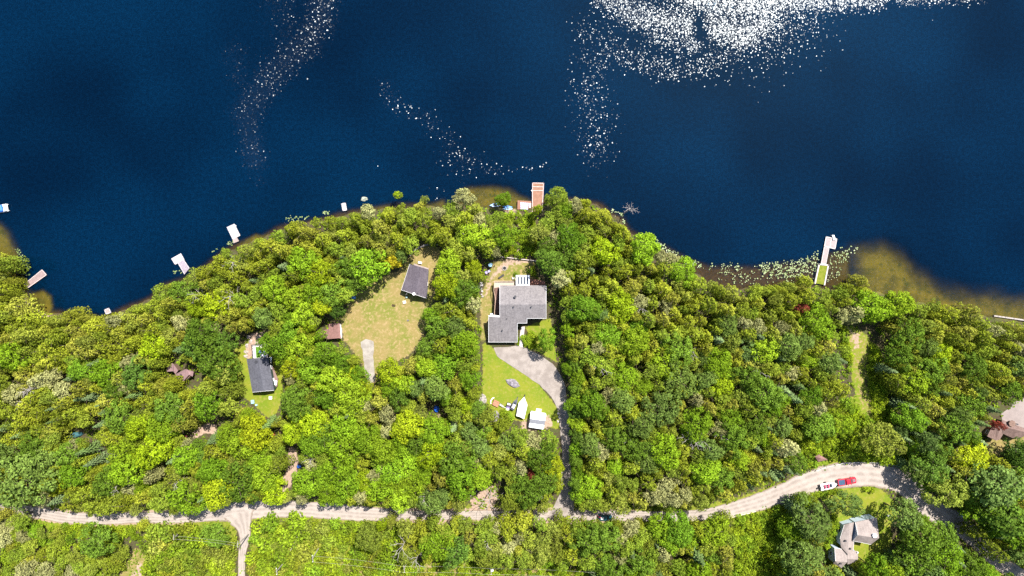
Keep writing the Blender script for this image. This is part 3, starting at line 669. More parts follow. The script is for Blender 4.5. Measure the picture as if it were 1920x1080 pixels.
mb = MB(); pts = [h.L(*q, 2.2) for q in ((473.5,672),(471.5,647),(500,645))]
for p_, q_ in zip(pts, pts[1:]): mb.tube([p_, q_], .09, 4); mb.tube([(p_[0],p_[1],1.7), (q_[0],q_[1],1.7)], .04, 4); [mb.tube([(p_[0]+(q_[0]-p_[0])*k/4, p_[1]+(q_[1]-p_[1])*k/4, 1.1), (p_[0]+(q_[0]-p_[0])*k/4, p_[1]+(q_[1]-p_[1])*k/4, 2.2)], .06, 4) for k in range(5)]
mb.build('railing', M_DARK, h.root)
for q in ((506,677),(516,718)): x, y, _ = h.L(*q, 1.5); mb = MB(); mb.box(x, y, 1.3, .9, 2.6 if q[1] < 700 else 1.4, .25, -.2); mb.build('white_step', M_WHITE, h.root)

# --- far-left brown cottage with two roofs
RB = shingle('brown_shingles', (.15,.095,.10), (.20,.13,.13))
h = House('brown_cottage', 'brown cottage with two angled roof sections half hidden by left woods', 'cottage', (338, 700))
h.roof([[(312,686,3),(316,682.5,3.2),(324,681,3.6),(325,696,3.6),(313,697,3)], [(324,681,3.6),(334,695,3),(328.8,701.5,3),(325,696,3.6)], [(329,701.5,3),(348,692,4),(354,703,4),(336,724,3)], [(348,692,4),(363,697,3.2),(361,706,3.2),(354,703,4)]], RB)
h.walls([[(312,686,3),(324,681,3),(334,696,3),(325,700,3),(313,697,3)], [(330,701.5,3),(350,694,3),(362,698,3),(360,706,3),(336,722,3)]], M_BROWN); h.opening(1, 3, .5, 1.5, 1.1, 1.); h.opening(1, 4, .4, 1.5, 1.1, 1.); h.opening(0, 3, .5, 1.05, .9, 2., 'door'); h.vent(340, 703, 3.5, .2, .4)
# --- red-brown shed left of the meadow
h = House('red_roof_shed', 'small shed with pinkish red-brown roof at the left edge of the dry meadow', 'shed', (620, 621))
RR = shingle('redbrown_shingles', (.15,.085,.075), (.20,.11,.10))
h.roof([[(617,607,2.6),(633.5,605.5,3.2),(635.5,634,3.2),(613,636,2.5)], [(633.5,605.5,3.2),(637,606,2.8),(639.5,635,2.8),(635.5,634,3.2)], [(596,622,2.4),(615,617,2.5),(612,635,2.5),(598,633,2.4)]], RR)
mb = MB(); p = [h.L(*q) for q in ((637.2,606,2.6),(640.5,620,2.6),(640,635,2.6),(637.5,635,2.6))]; mb.prism([(a,b,c-.1) for a,b,c in p], p); mb.build('trim_board', M_WHITE, h.rf)
h.walls([[(617,607,2.6),(637,606,2.8),(639.5,635,2.7),(613,636,2.5)], [(597,623,2.4),(613,619,2.4),(612,635,2.4),(598,632,2.4)]], plain('cream_planks', (.5,.46,.4), .7), .25); h.opening(0, 1, .5, 1., .9, 1.9, 'door'); h.opening(0, 0, .5, 1.5, .9, .8)
# --- right edge brown house
h = House('brown_bungalow', 'brown-roofed house with hipped wing beside the pink concrete patio, right edge', 'house', (1890, 810))
RB2 = shingle('taupe_shingles', (.12,.08,.07), (.165,.115,.10))
h.roof([[(1851,818,2.8),(1858,804,2.8),(1865,798,2.9),(1877,799.5,4),(1867,826,4)], [(1877,799.5,4),(1881,814,2.8),(1874.5,824.5,2.8),(1867,826,4)],
        [(1879,787,3),(1924,804,3.2),(1924,811,4.4),(1878.5,799,4.2)], [(1878.5,799,4.2),(1924,811,4.4),(1924,816,3.1),(1908,824.5,3),(1897,820.5,3),(1880,813,3)]], RB2)
h.walls([[(1851,818,2.8),(1858,804,2.8),(1865,798,2.9),(1877,800,3),(1881,814,2.8),(1874.5,824.5,2.8),(1867,826,2.9)], [(1879,787,3),(1924,804,3),(1924,818,3),(1897,821,3),(1880,813,3)]], M_BROWN, .3)
h.opening(0, 0, .5, 1.5, 1.2, 1.); h.opening(1, 2, .5, 1.5, 1.8, 1.2); h.opening(1, 3, .5, 1.05, .95, 2., 'door'); h.opening(0, 6, .5, 1.5, 1., 1.); h.vent(1893.5, 793, 3.4, .7, .9, 'chimney', M_BROWN); h.vent(1906, 795, 3.4, .15, .4)
# --- bottom right complex
h = House('gabled_house', 'pinkish grey roofed house of four joined gables at the bottom right bend', 'house', (1598, 1015))
RP = shingle('pink_grey_shingles', (.19,.16,.15), (.24,.205,.19)); RP2 = RP
h.roof([[(1603.5,979,4),(1644,971,4),(1648.3,1009,6),(1608.5,1003.5,6)], [(1608.5,1003.5,6),(1648.3,1009,6),(1633,1021,4),(1599,1014,4)],
        [(1583,984,3.4),(1593,981,4.2),(1590,1040,4.2),(1577,1026,3.4),(1575,1010,3.4)], [(1593,981,4.2),(1603.5,979,3.4),(1596,1008,3.4),(1601,1015,3.4),(1600,1032,3.4),(1590,1040,4.2)],
        [(1565,1027,4),(1578,1029.5,4),(1588.6,1042,4.6),(1588.6,1054,5),(1566.5,1052,5)], [(1566.5,1052,5),(1588.6,1054,5),(1577.5,1065.4,3.8),(1562,1056,3.8)],
        [(1589,1032,3.4),(1608.5,1033.5,3.4),(1609,1049,4.4),(1589,1048,4.4)], [(1589,1048,4.4),(1609,1049,4.4),(1598.5,1057,3.4),(1589,1058,3.4)]], RP)
h.walls([[(1603.5,979,4),(1644,971,4),(1648.3,1009,5.9),(1633,1021,4),(1599,1014,4),(1608.5,1003.5,5.9)], [(1583,984,3.4),(1603.5,979,3.4),(1596,1008,3.4),(1601,1015,3.4),(1600,1032,3.4),(1578,1026,3.4),(1575,1010,3.4)], [(1564.5,1027,4),(1578,1029.5,4),(1588.6,1042,4),(1588.6,1054,4.6),(1577.5,1064,3.7),(1562,1056,3.7)], [(1589,1033,3.4),(1608,1034,3.4),(1608,1049,4.2),(1598,1056,3.4),(1589,1057,3.4)]], plain('blue_white_siding', (.40,.47,.56), .6, .2, .08), .22)
h.fascia([((1575,1010,3.4),(1583,984,3.4)), ((1565,1027,4),(1578,1029.5,4)), ((1565,1027,4),(1566.5,1052,5)), ((1599,1014,4),(1633,1021,4)), ((1599,1014,4),(1608.5,1003.5,6)), ((1603.5,979,4),(1608.5,1003.5,6)), ((1601,1015,3.4),(1600,1032,3.4))], w=.12)
h.opening(0, 3, .5, 1.2, 3, 2.2, 'garage_door'); h.opening(1, 6, .5, 1.6, 1.4, 1.2); h.opening(2, 5, .5, 1.8, 1.4, 1.2); h.opening(3, 1, .5, 1.5, 1.2, 1.2); h.opening(1, 4, .5, 1.05, .95, 2.05, 'door'); h.opening(0, 4, .4, 2, 1.2, 1.)
h.vent(1637.5, 1002.5, 5.6, .45, .8, 'chimney', M_WHITE); h.vent(1584, 1013, 3.8, .2, .5); h.vent(1593, 1028, 4, .2, .4); h.vent(1575, 1055.5, 4.6, .2, .5); h.vent(1607, 1035, 3.5, .15, .4, 'roof_vent', M_WHITE)
# --- white metal shed
h = House('metal_shed', 'white metal shed with a grey roof band beside the white-covered boat', 'shed', (1008, 788))
WM = plain('white_corrugated', (.72,.74,.78), .45, .4, .08, 2)
h.roof([[(995.3,772,2.3),(1023.9,776.2,2.3),(1022.6,789,3.1),(994,785,3.1)]], WM, .06)
mb = MB(); p = [h.L(*q) for q in ((994,785,3.1),(1022.6,789,3.1),(1020.7,797,2.75),(992.6,793,2.75))]; mb.prism([(a,b,c-.06) for a,b,c in p], p); mb.build('grey_roof_panel', plain('grey_panel', (.17,.175,.20), .5, .3, .1), h.root)
mb = MB(); p = [h.L(*q) for q in ((992.6,793,2.73),(1020.7,797,2.73),(1018.7,805.3,2.2),(991.5,801,2.2))]; mb.prism([(a,b,c-.06) for a,b,c in p], p); mb.build('lower_roof_panel', WM, h.root)
h.walls([[(995.3,772,2.3),(1023.9,776.2,2.3),(1022.6,789,3.05),(1018.7,805.3,2.2),(991.5,801,2.2),(994,785,3.05)]], WM, .12); h.opening(0, 0, .45, .95, 1.6, 1.85, 'door')
mb = MB(); x, y, _ = h.L(1010, 770, .1); mb.box(x, y, .05, 1.7, 1.3, .2, -.15); mb.build('entrance_slab', plain('cream_slab', (.55,.5,.36), .8), h.root)
# --- minor roofs glimpsed between trees
for nm, lb, c, pl, mt, z in (('grey_shed', 'tiny grey-roofed shed in the bushes at far left', (180,844), [(173,842),(180,838),(188,840),(187,846),(176,848)], RM2, 2.2),
                         ('tan_shed', 'small pinkish brown shed roof in bushes above the road bend', (1538,860), [(1528,856),(1536,852),(1552,862),(1534,866)], RR, 2.2)):
    h = House(nm, lb, 'shed', c); cx, cy = centroid(pl); r = [(a, b, z) for a, b in pl]
    h.roof([[r[i], r[(i+1) % len(r)], (cx, cy, z+.7)] for i in range(len(r))], mt, .1); h.walls([r], M_BROWN, .2); h.opening(0, 2, .5, .9, .8, 1.7, 'door')

# ------------------------------------------------------------------ docks
def dockthing(name, label, cpx): x, y = P(*cpx, 0); return thing(name, label, 'dock', (x, y, 0)), (x, y)
def dl(o, pts, z=.5): return [(P(a, b, z)[0]-o[0], P(a, b, z)[1]-o[1]) for a, b in pts]
def edgeframe(pl, z, mat, parent, name='frame', w=.1, close=True):
    mb = MB()
    for a, b in zip(pl, pl[1:]+(pl[:1] if close else [])):
        d = math.dist(a, b); mb.box((a[0]+b[0])/2, (a[1]+b[1])/2, z, d+w, w*2, .14, math.atan2(b[1]-a[1], b[0]-a[0]))
    return mb.build(name, mat, parent)
M_WB = wood('white_dock_boards', (.34,.32,.34), (.42,.40,.42), .55, (-.5,.86))
t_, o_ = dockthing('brown_dock', 'long plain grey-brown dock at the far left cove', (65, 523))
p = dl(o_, [(78.7,506),(87,515.4),(52.8,539.4),(45.4,533)]); deck('d', p, .5, wood('brown_grey_boards', (.20,.145,.14), (.25,.185,.18), .9, (.82,.57)), t_); edgeframe(p, .48, plain('grey_rim', (.36,.3,.29), .8), t_)
t_, o_ = dockthing('white_dock', 'white dock with square end platform and slatted grey gangway on left shore', (337, 492))
p = dl(o_, [(338.9,475),(345.6,486.7),(328.3,496.4),(321,485)]); deck('d', p, .5, M_WB, t_, nm='platform')
p = dl(o_, [(334,493.3),(344.4,487.2),(355,503),(346,514)]); deck('d', p, .46, wood('grey_slats', (.21,.175,.21), (.27,.235,.27), .8, (-.5,.86)), t_, nm='gangway'); edgeframe([p[3], p[0]], .52, M_WB, t_, 'side_rail', .09, False); edgeframe([p[1], p[2]], .52, M_WB, t_, 'side_rail', .09, False)
t_, o_ = dockthing('white_dock', 'plain white rectangular dock with short gangway on left shore', (438, 434))
p = dl(o_, [(425,426),(439.4,419.4),(450.5,441.7),(436,449)]); deck('d', p, .5, M_WB, t_, nm='platform'); p = dl(o_, [(436,449),(444,445),(448,452),(438,456)]); deck('d', p, .46, M_DECK, t_, nm='gangway'); p = dl(o_, [(440.5,421),(443.5,423.5),(442.5,425.5),(441,424)]); deck('d', p, .55, M_WB, t_, nm='mooring_arm', posts=False)
t_, o_ = dockthing('white_dock', 'small white dock poking out of trees at upper left shore', (645, 387))
p = dl(o_, [(640.5,381.8),(647.7,380.7),(650,394),(642.8,395)]); deck('d', p, .5, M_WB, t_, nm='platform'); edgeframe(p, .48, M_WB, t_)
t_, o_ = dockthing('white_dock', 'tiny pale landing platform at the lowest point of left shoreline', (201, 583))
p = dl(o_, [(196,581),(204,578),(208,586),(199,589)]); deck('d', p, .5, M_DECK, t_, nm='platform'); edgeframe(p, .48, M_WB, t_)
t_, o_ = dockthing('red_dock', 'red-brown lake dock with pale frame and cross bars in front of the large house', (1008, 369))
p = dl(o_, [(998.6,343),(1019.3,343.6),(1016.6,396),(998.2,397)]); deck('d', p, .5, wood('red_brown_boards', (.20,.105,.07), (.255,.14,.095), .8, (0,1)), t_); edgeframe([p[3], p[0], p[1], p[2]], .5, plain('pink_rail', (.42,.30,.28), .6), t_, 'rim', .11, False)
for y_ in (350.2, 357.2): q = dl(o_, [(998.6, y_), (1019, y_+.3)]); edgeframe(q, .53, plain('pink_rail', (.42,.30,.28), .6), t_, 'cross_bar', .1, False)
q = dl(o_, [(996.5,357.5),(998.5,357)]); edgeframe(q, .5, M_WHITE, t_, 'mooring_cleat', .15, False)
t_, o_ = dockthing('shore_deck', 'low red-brown shore deck with pale lilac paved square left of red dock', (983, 384)); t_['category'] = 'deck'
p = dl(o_, [(970.5,375.5),(996,377.2),(996,391),(970,393)], .7); deck('d', p, .7, wood('red_brown_boards2', (.20,.10,.07), (.25,.13,.09), .8, (0,1)), t_, nm='deck_boards')
p = dl(o_, [(975.5,379),(991.5,380.5),(989.8,393),(976,392)], .76); deck('d', p, .76, plain('lilac_paving', (.35,.34,.44), .7, .2, .08), t_, posts=False, th=.06, nm='paved_square')
mb = MB()
for i in range(1, 4):
    a = [p[0][k]+(p[1][k]-p[0][k])*i/4 for k in (0, 1)]; b = [p[3][k]+(p[2][k]-p[3][k])*i/4 for k in (0, 1)]; mb.box((a[0]+b[0])/2, (a[1]+b[1])/2, .775, math.dist(a, b), .12, .03, math.atan2(b[1]-a[1], b[0]-a[0]))
    a = [p[0][k]+(p[3][k]-p[0][k])*i/4 for k in (0, 1)]; b = [p[1][k]+(p[2][k]-p[1][k])*i/4 for k in (0, 1)]; mb.box((a[0]+b[0])/2, (a[1]+b[1])/2, .782, math.dist(a, b), .12, .03, math.atan2(b[1]-a[1], b[0]-a[0]))
mb.build('paving_joints', plain('joint_grey', (.2,.19,.27), .8), t_)
p = dl(o_, [(992.5,381),(995.5,381),(995,389),(992,389)], 1.1); deck('d', p, 1.1, M_WHITE, t_, posts=True, th=.1, nm='white_bench', postz=.6)
t_, o_ = dockthing('long_dock', 'long pale wooden dock with wide end platform amid lily pads, right shore', (1549, 470))
M_PB = wood('pink_grey_boards', (.24,.20,.195), (.30,.25,.245), .7, (.2,1)); M_RIM = plain('pale_rim', (.42,.38,.365), .7, .2, .06)
p = dl(o_, [(1549,444),(1569,448),(1565.6,466.7),(1545.6,462)]); deck('d', p, .5, M_PB, t_, nm='platform'); edgeframe(p, .5, M_RIM, t_, 'rim')
q = dl(o_, [(1558.5,446),(1555.5,464)]); edgeframe(q, .52, M_RIM, t_, 'cross_bar', .09, False)
p = dl(o_, [(1545.6,462),(1554.4,464.6),(1548,497),(1539.3,495.8)]); deck('d', p, .48, M_PB, t_, nm='walkway'); edgeframe([p[3], p[0]], .5, M_RIM, t_, 'side_rail', .08, False); edgeframe([p[1], p[2]], .5, M_RIM, t_, 'side_rail', .08, False)
q = dl(o_, [(1560.5,441),(1563.5,450)], .9)
mb = MB(); mb.tube([(*q[0], -.2), (*q[0], .9), (*q[1], 1.0)], .12, 5); mb.tube([(q[0][0]+.5, q[0][1], -.2), (q[0][0]+.5, q[0][1], .9), (q[1][0]+.5, q[1][1], 1.0)], .12, 5)
for k in range(4): mb.tube([(q[0][0], q[0][1], -.1+.3*k), (q[0][0]+.5, q[0][1], -.1+.3*k)], .05, 4)
mb.build('swim_ladder', M_WHITE, t_)
x, y = P(1543, 514, 0); t_ = thing('jetty', 'grass-topped jetty with pale concrete kerbs joining the long dock to shore', 'jetty', (x, y, 0)); o_ = (x, y)
p = dl(o_, [(1535.6,495.6),(1552.8,497.2),(1545.6,534),(1528,531)]); mb = MB(); mb.prism([(a, b, -1.2) for a, b in p], [(a, b, .5) for a, b in p])
m_, nt_ = newmat('jetty_grass'); tt = NT(nt_); f_ = tt.noise(1.5, 4, tt.pos()); tt.pbr(tt.mix(tt.ramp(f_, .35, .65), (.10,.13,.01), (.15,.155,.025)), .95, .1)
mb.build('grass_fill', m_, t_)
mb = MB()
for a, b in zip(p, p[1:]+p[:1]):
    if a == p[2]: continue
    d = math.dist(a, b); mb.box((a[0]+b[0])/2, (a[1]+b[1])/2, -.2, d+.3, .42, 1.8, math.atan2(b[1]-a[1], b[0]-a[0]))
mb.build('kerb', plain('pale_concrete', (.40,.36,.335), .8, .2, .1), t_)
def wallthing(name, label, cat, pts, h_, w_, mat, z0=None, base='ground'):
    x, y, z = G(*pts[0]); t = thing(name, label, cat, (x, y, z)); mb = MB(); q = []
    for i in range(len(pts)-1):
        n = 4
        for k in range(n): q.append((pts[i][0]+(pts[i+1][0]-pts[i][0])*k/n, pts[i][1]+(pts[i+1][1]-pts[i][1])*k/n))
    q.append(pts[-1]); q = [G(a, b) for a, b in q]
    for a, b in zip(q, q[1:]):
        mb.box((a[0]+b[0])/2-x, (a[1]+b[1])/2-y, (a[2]+b[2])/2-z+h_/2-.2, math.dist(a[:2], b[:2])+.1, w_, h_+.4, math.atan2(b[1]-a[1], b[0]-a[0]))
    return t, mb.build('wall_course', mat, t), q
M_CONC = plain('pale_concrete2', (.27,.24,.225), .8, .2, .15)
wallthing('seawall', 'straight pale concrete seawall along the shore at right edge', 'seawall', [(1862,592),(1890,596),(1925,601),(1990,609)], .6, .45, M_CONC)
t_, w_, q_ = wallthing('retaining_wall', 'curved pale retaining wall above the charcoal meadow house', 'wall', [(769,479),(776,471),(786,464),(797,460),(808,458),(824,459)], .6, .45, M_CONC)
t_, w_, q_ = wallthing('yard_fence', 'low pale timber fence across the lake side of the large house yard', 'fence', [(939,481.5),(960,484),(985,487),(1006,489.5)], .7, .22, plain('grey_timber', (.42,.36,.33), .8, .2, .2))
t_, w_, q_ = wallthing('guard_rail', 'thin guard rail along the outer side of the road bend', 'guard rail', [(1528,882),(1548,875),(1580,868),(1612,866),(1650,867.5),(1680,873),(1712,886),(1735,897)], .15, .12, plain('rail_metal', (.45,.43,.42), .6, .3, .1))
w_.location.z = .55; mb = MB(); x0, y0, z0 = t_.location
for a in q_[::2]: mb.tube([(a[0]-x0, a[1]-y0, a[2]-z0-.3), (a[0]-x0, a[1]-y0, a[2]-z0+.75)], .09, 5)
mb.build('posts', M_DARK, t_)
t_, w_, q_ = wallthing('road_fence', 'short pale fence beside the road near the bright shrub patch', 'fence', [(1366,971),(1384,966),(1402,962),(1416,958)], .5, .14, plain('pale_post_wood', (.6,.55,.42), .8, .2, .1))

# ------------------------------------------------------------------ vehicles and boats (x = forward)
def plan_loft(mb, secs, mi=0, closed=True):
    """secs: list of (z, [(x,y)...]) rings with equal counts"""
    k = len(secs[0][1]); v = [(a, b, z) for z, r in secs for a, b in r]; f = [tuple(range(k))[::-1], tuple(range((len(secs)-1)*k, len(secs)*k))]
    for a in range(len(secs)-1):
        for i in range(k): j = (i+1) % k; f.append((a*k+i, a*k+j, (a+1)*k+j, (a+1)*k+i))
    mb.add(v, f, mi)
def rrect(x0, x1, w, r=.25, nose=.0):
    p = []; w2 = w/2
    for cx, cy, a0 in ((x1-r, w2-r, 0), (x0+r, w2-r, 90), (x0+r, -w2+r, 180), (x1-r, -w2+r, 270)):
        for k in range(4): a = R(a0+30*k); p.append((cx+r*math.cos(a)-(nose*abs(cy+r*math.sin(a))/w2 if cx > 0 else 0), cy+r*math.sin(a)))
    return p
def wheel(parent, x, y, r=.36, w=.24):
    mb = MB(); mb.tube([(x, y-w/2, r), (x, y+w/2, r)], r, 14); o = mb.build('wheel', M_BLACK, parent)
    mb = MB(); s_ = 1 if y > 0 else -1; mb.tube([(x, y+s_*w*.35, r), (x, y+s_*(w/2+.02), r)], r*.58, 10); mb.build('rim', M_METAL, o)
def car_material(name, col): 
    m, nt = newmat(name); t = NT(nt); b = t.pbr(col, .28, .5); b.inputs['Coat Weight'].default_value = .6; return m
def truck(loc, rz, label, paint):
    t = thing('pickup_truck', label, 'pickup truck', loc, rz); m = car_material('truck_paint', paint)
    mb = MB(); plan_loft(mb, [(.38, rrect(-2.85, 2.9, 1.86, .3)), (.6, rrect(-2.9, 2.95, 1.98, .35)), (.95, rrect(-2.88, 2.93, 1.96, .4)), (1.02, rrect(-2.8, 2.75, 1.86, .4, .1))]); mb.build('body', m, t)
    mb = MB()
    for s_ in (1, -1): mb.box(-1.75, s_*.9, 1.14, 2.2, .14, .28, 0, bev=.03)
    mb.box(-2.78, 0, 1.14, .14, 1.9, .28, 0, bev=.03); mb.box(-.68, 0, 1.14, .1, 1.8, .28); mb.build('bed_side', m, t)
    mb = MB(); mb.box(-1.72, 0, 1.16, 1.95, 1.62, .1); mb.build('bed_cover', plain('navy_tonneau', (.02,.05,.10), .5, .4, .15), t)
    mb = MB(); plan_loft(mb, [(1.0, rrect(-.65, 1.75, 1.84, .2)), (1.45, rrect(-.5, 1.2, 1.68, .22)), (1.7, rrect(-.42, .85, 1.5, .25)), (1.78, rrect(-.3, .7, 1.3, .25))]); cab = mb.build('cab', m, t)
    def pane(nm, q): mb = MB(); c_ = [Vector(k) for k in q]; n_ = (c_[1]-c_[0]).cross(c_[2]-c_[0]).normalized()*.03; mb.prism([k-n_ for k in c_], [k+n_ for k in c_]); mb.build(nm, M_GLASS, cab)
    pane('windshield', [(1.72,-.78,1.06),(1.72,.78,1.06),(.95,.68,1.66),(.95,-.68,1.66)]); pane('rear_window', [(-.64,-.7,1.1),(-.64,.7,1.1),(-.45,.6,1.6),(-.45,-.6,1.6)])
    for s_ in (1, -1): pane('side_window', [(-.4,s_*.9,1.1),(1.35,s_*.9,1.1),(.85,s_*.79,1.58),(-.35,s_*.79,1.58)])
    mb = MB(); mb.box(2.25, 0, 1.03, .75, .9, .06, 0, bev=.01); mb.build('hood_panel', plain('grey_hood', (.12,.11,.12), .4, .4, .1), t)
    for s_ in (1, -1):
        mb = MB(); mb.box(2.82, s_*.7, .82, .16, .35, .18); mb.build('headlight', M_WHITE, t); mb = MB(); mb.box(-2.88, s_*.86, .95, .1, .16, .3); mb.build('taillight', plain('red_lens', (.4,.01,.01), .3), t)
        mb = MB(); mb.box(1.15, s_*1.08, 1.15, .2, .24, .16, 0, bev=.03); mb.build('mirror', m, t)
        for x in (1.85, -1.75): wheel(t, x, s_*.86, .4)
    mb = MB(); mb.box(2.93, 0, .5, .14, 1.7, .2, 0, bev=.03); mb.box(-2.95, 0, .55, .16, 1.7, .16, 0, bev=.03); mb.build('bumper', M_METAL, t)
    return t
x, y, z = G(1585, 901); truck((x, y, z+.08), R(9), 'red pickup truck with dark blue bed cover towing a boat on the road bend', (.50,.008,.02))
def boatring(L, W, z, n=12, bow=.45, stern=1., dx=0):
    p = []
    for s_ in (1, -1):
        for i in range(n):
            u = i/(n-1) if s_ > 0 else 1-i/(n-1)
            if (s_ < 0) and i == 0: continue
            x = -L/2+u*L; w = W/2*(stern+(1-stern)*min(1, u*3)) * (1 if u < 1-bow else max(0, 1-((u-1+bow)/bow)**1.9))
            p.append((x+dx, s_*w))
    return p
def motorboat(loc, rz, label, hull, interior, seats, L=5.2, W=2.0, trailer=True, motor=True, group=None):
    t = thing('motor_boat', label, 'boat', loc, rz); zb = .55 if trailer else -.15
    mb = MB(); plan_loft(mb, [(zb, boatring(L*.86, W*.45, 0, dx=-.2)), (zb+.35, boatring(L*.95, W*.85, 0, dx=-.1)), (zb+.8, boatring(L, W, 0))]); mb.build('hull', hull, t)
    mb = MB(); mb.prism([(a*.96-.05, b*.9, zb+.79) for a, b in boatring(L, W, 0)], [(a*.96-.05, b*.9, zb+.84) for a, b in boatring(L, W, 0)]); mb.build('deck', hull, t)
    mb = MB(); plan_loft(mb, [(zb+.82, rrect(-L*.36, L*.12, W*.62, .15)), (zb+.865, rrect(-L*.36, L*.12, W*.62, .15))]); mb.build('cockpit_floor', interior, t)
    for x in (-L*.05, -L*.25):
        for s_ in (1, -1): mb = MB(); mb.box(x, s_*W*.16, zb+1.0, .5, .5, .3, 0, bev=.05); mb.box(x-.25, s_*W*.16, zb+1.2, .12, .5, .45, 0, bev=.03); mb.build('seat', seats, t)
    mb = MB(); mb.prism([(L*.13,-W*.3,zb+.84),(L*.13,W*.3,zb+.84),(L*.2,W*.2,zb+.84),(L*.2,-W*.2,zb+.84)], [(L*.08,-W*.27,zb+1.25),(L*.08,W*.27,zb+1.25),(L*.11,W*.2,zb+1.25),(L*.11,-W*.2,zb+1.25)]); mb.build('windscreen', M_GLASS, t)
    if motor: mb = MB(); mb.box(-L/2-.25, 0, zb+1.0, .6, .45, .55, 0, bev=.08); mb.box(-L/2-.2, 0, zb+.3, .2, .14, 1.2); mb.build('outboard_motor', M_DARK, t)
    return t
def trailer(loc, rz, label, L=5.4, W=1.9, wx=-.6, group=None):
    t = thing('boat_trailer', label, 'trailer', loc, rz)
    mb = MB()
    for s_ in (1, -1): mb.tube([(-L/2, s_*.55, .5), (L*.25, s_*.5, .5), (L/2+.6, 0, .5)], .05, 4)
    for x in (-L*.35, 0, L*.2): mb.box(x, 0, .5, .08, 1.15, .08)
    mb.box(wx, 0, .38, .1, W, .08); mb.build('frame', M_METAL, t)
    mb = MB(); mb.tube([(L/2+.4, 0, -.05), (L/2+.4, 0, .6)], .06, 6); mb.box(L/2+.6, 0, .52, .3, .16, .14); mb.build('tongue_jack', M_DARK, t)
    for s_ in (1, -1): wheel(t, wx, s_*(W/2), .32, .2)
    return t
M_HW = plain('white_gelcoat', (.74,.76,.78), .25, .5, .04); M_RS = plain('crimson_seats', (.42,.03,.08), .5)
x, y, z = G(1550.5, 908.5); motorboat((x, y, z+.08), R(11), 'white motor boat with crimson seats on a trailer behind the red pickup', M_HW, plain('grey_carpet', (.2,.2,.22), .9), M_RS, 5.2, 2.)
trailer((x, y, z+.08), R(11), 'steel trailer carrying the white motor boat behind the red pickup', 5.2)
# dark teal car on the road
x, y, z = G(1133.5, 969); t = thing('parked_car', 'dark teal hatchback with red and white roof load on the lower road', 'car', (x, y, z+.08), R(0)); m = car_material('teal_paint', (.008,.05,.065))
mb = MB(); plan_loft(mb, [(.3, rrect(-2.2, 2.2, 1.7, .3)), (.55, rrect(-2.25, 2.28, 1.82, .4)), (.85, rrect(-2.22, 2.2, 1.78, .45)), (.95, rrect(-2.1, 2.0, 1.66, .45, .1))]); mb.build('body', m, t)
mb = MB(); plan_loft(mb, [(.93, rrect(-2., 1.2, 1.6, .25)), (1.3, rrect(-1.8, .75, 1.4, .25)), (1.45, rrect(-1.6, .5, 1.25, .25))]); cab = mb.build('cabin', m, t)
for q, nm in (([(1.18,-.66,1.0),(1.18,.66,1.0),(.62,.55,1.38),(.62,-.55,1.38)], 'windshield'), ([(-2.0,-.66,1.0),(-2.0,.66,1.0),(-1.72,.55,1.38),(-1.72,-.55,1.38)], 'rear_window'), ([(-1.7,.8,1.0),(1.,.8,1.0),(.55,.68,1.32),(-1.6,.68,1.32)], 'side_window'), ([(-1.7,-.8,1.0),(1.,-.8,1.0),(.55,-.68,1.32),(-1.6,-.68,1.32)], 'side_window')):
    mb = MB(); c_ = [Vector(k) for k in q]; n_ = (c_[1]-c_[0]).cross(c_[2]-c_[0]).normalized()*.025; mb.prism([k-n_ for k in c_], [k+n_ for k in c_]); mb.build(nm, M_GLASS, cab)
for s_ in (1, -1):
    for x_ in (1.4, -1.4): wheel(t, x_, s_*.8, .33, .22)
    mb = MB(); mb.box(2.15, s_*.6, .7, .12, .3, .14); mb.build('headlight', M_WHITE, t); mb = MB(); mb.box(-2.2, s_*.65, .8, .08, .24, .2); mb.build('taillight', plain('red_lens', (.4,.01,.01), .3), t)
for q, mt in (((-.9, .2, 1.5, .9, .3, .1), M_WHITE), ((-.9, -.2, 1.5, .9, .25, .1), M_WHITE), ((-1.6, .35, 1.5, .6, .3, .12), M_RS)): mb = MB(); mb.box(*q, 0, bev=.02); mb.build('roof_load', mt, t)
# second car half hidden by the dirt drive, blue
def smallcar(px, py, rz, label, col):
    x, y, z = G(px, py); t = thing('parked_car', label, 'car', (x, y, z), R(rz)); m = car_material('car_paint_'+label.split()[0], col)
    mb = MB(); plan_loft(mb, [(.3, rrect(-2.1, 2.1, 1.7, .3)), (.6, rrect(-2.15, 2.18, 1.78, .4)), (.95, rrect(-2.05, 1.95, 1.64, .45, .1))]); mb.build('body', m, t)
    mb = MB(); plan_loft(mb, [(.93, rrect(-1.7, 1.1, 1.56, .25)), (1.2, rrect(-1.5, .75, 1.42, .25))]); mb.build('window_band', M_GLASS, t); mb = MB(); plan_loft(mb, [(1.2, rrect(-1.5, .72, 1.4, .25)), (1.4, rrect(-1.3, .5, 1.2, .25))]); mb.build('roof', m, t)
    for s_ in (1, -1):
        for x_ in (1.35, -1.35): wheel(t, x_, s_*.78, .32, .22)
smallcar(415, 818, 5, 'silver car in shade at the right end of the sandy clearing', (.35,.4,.45))
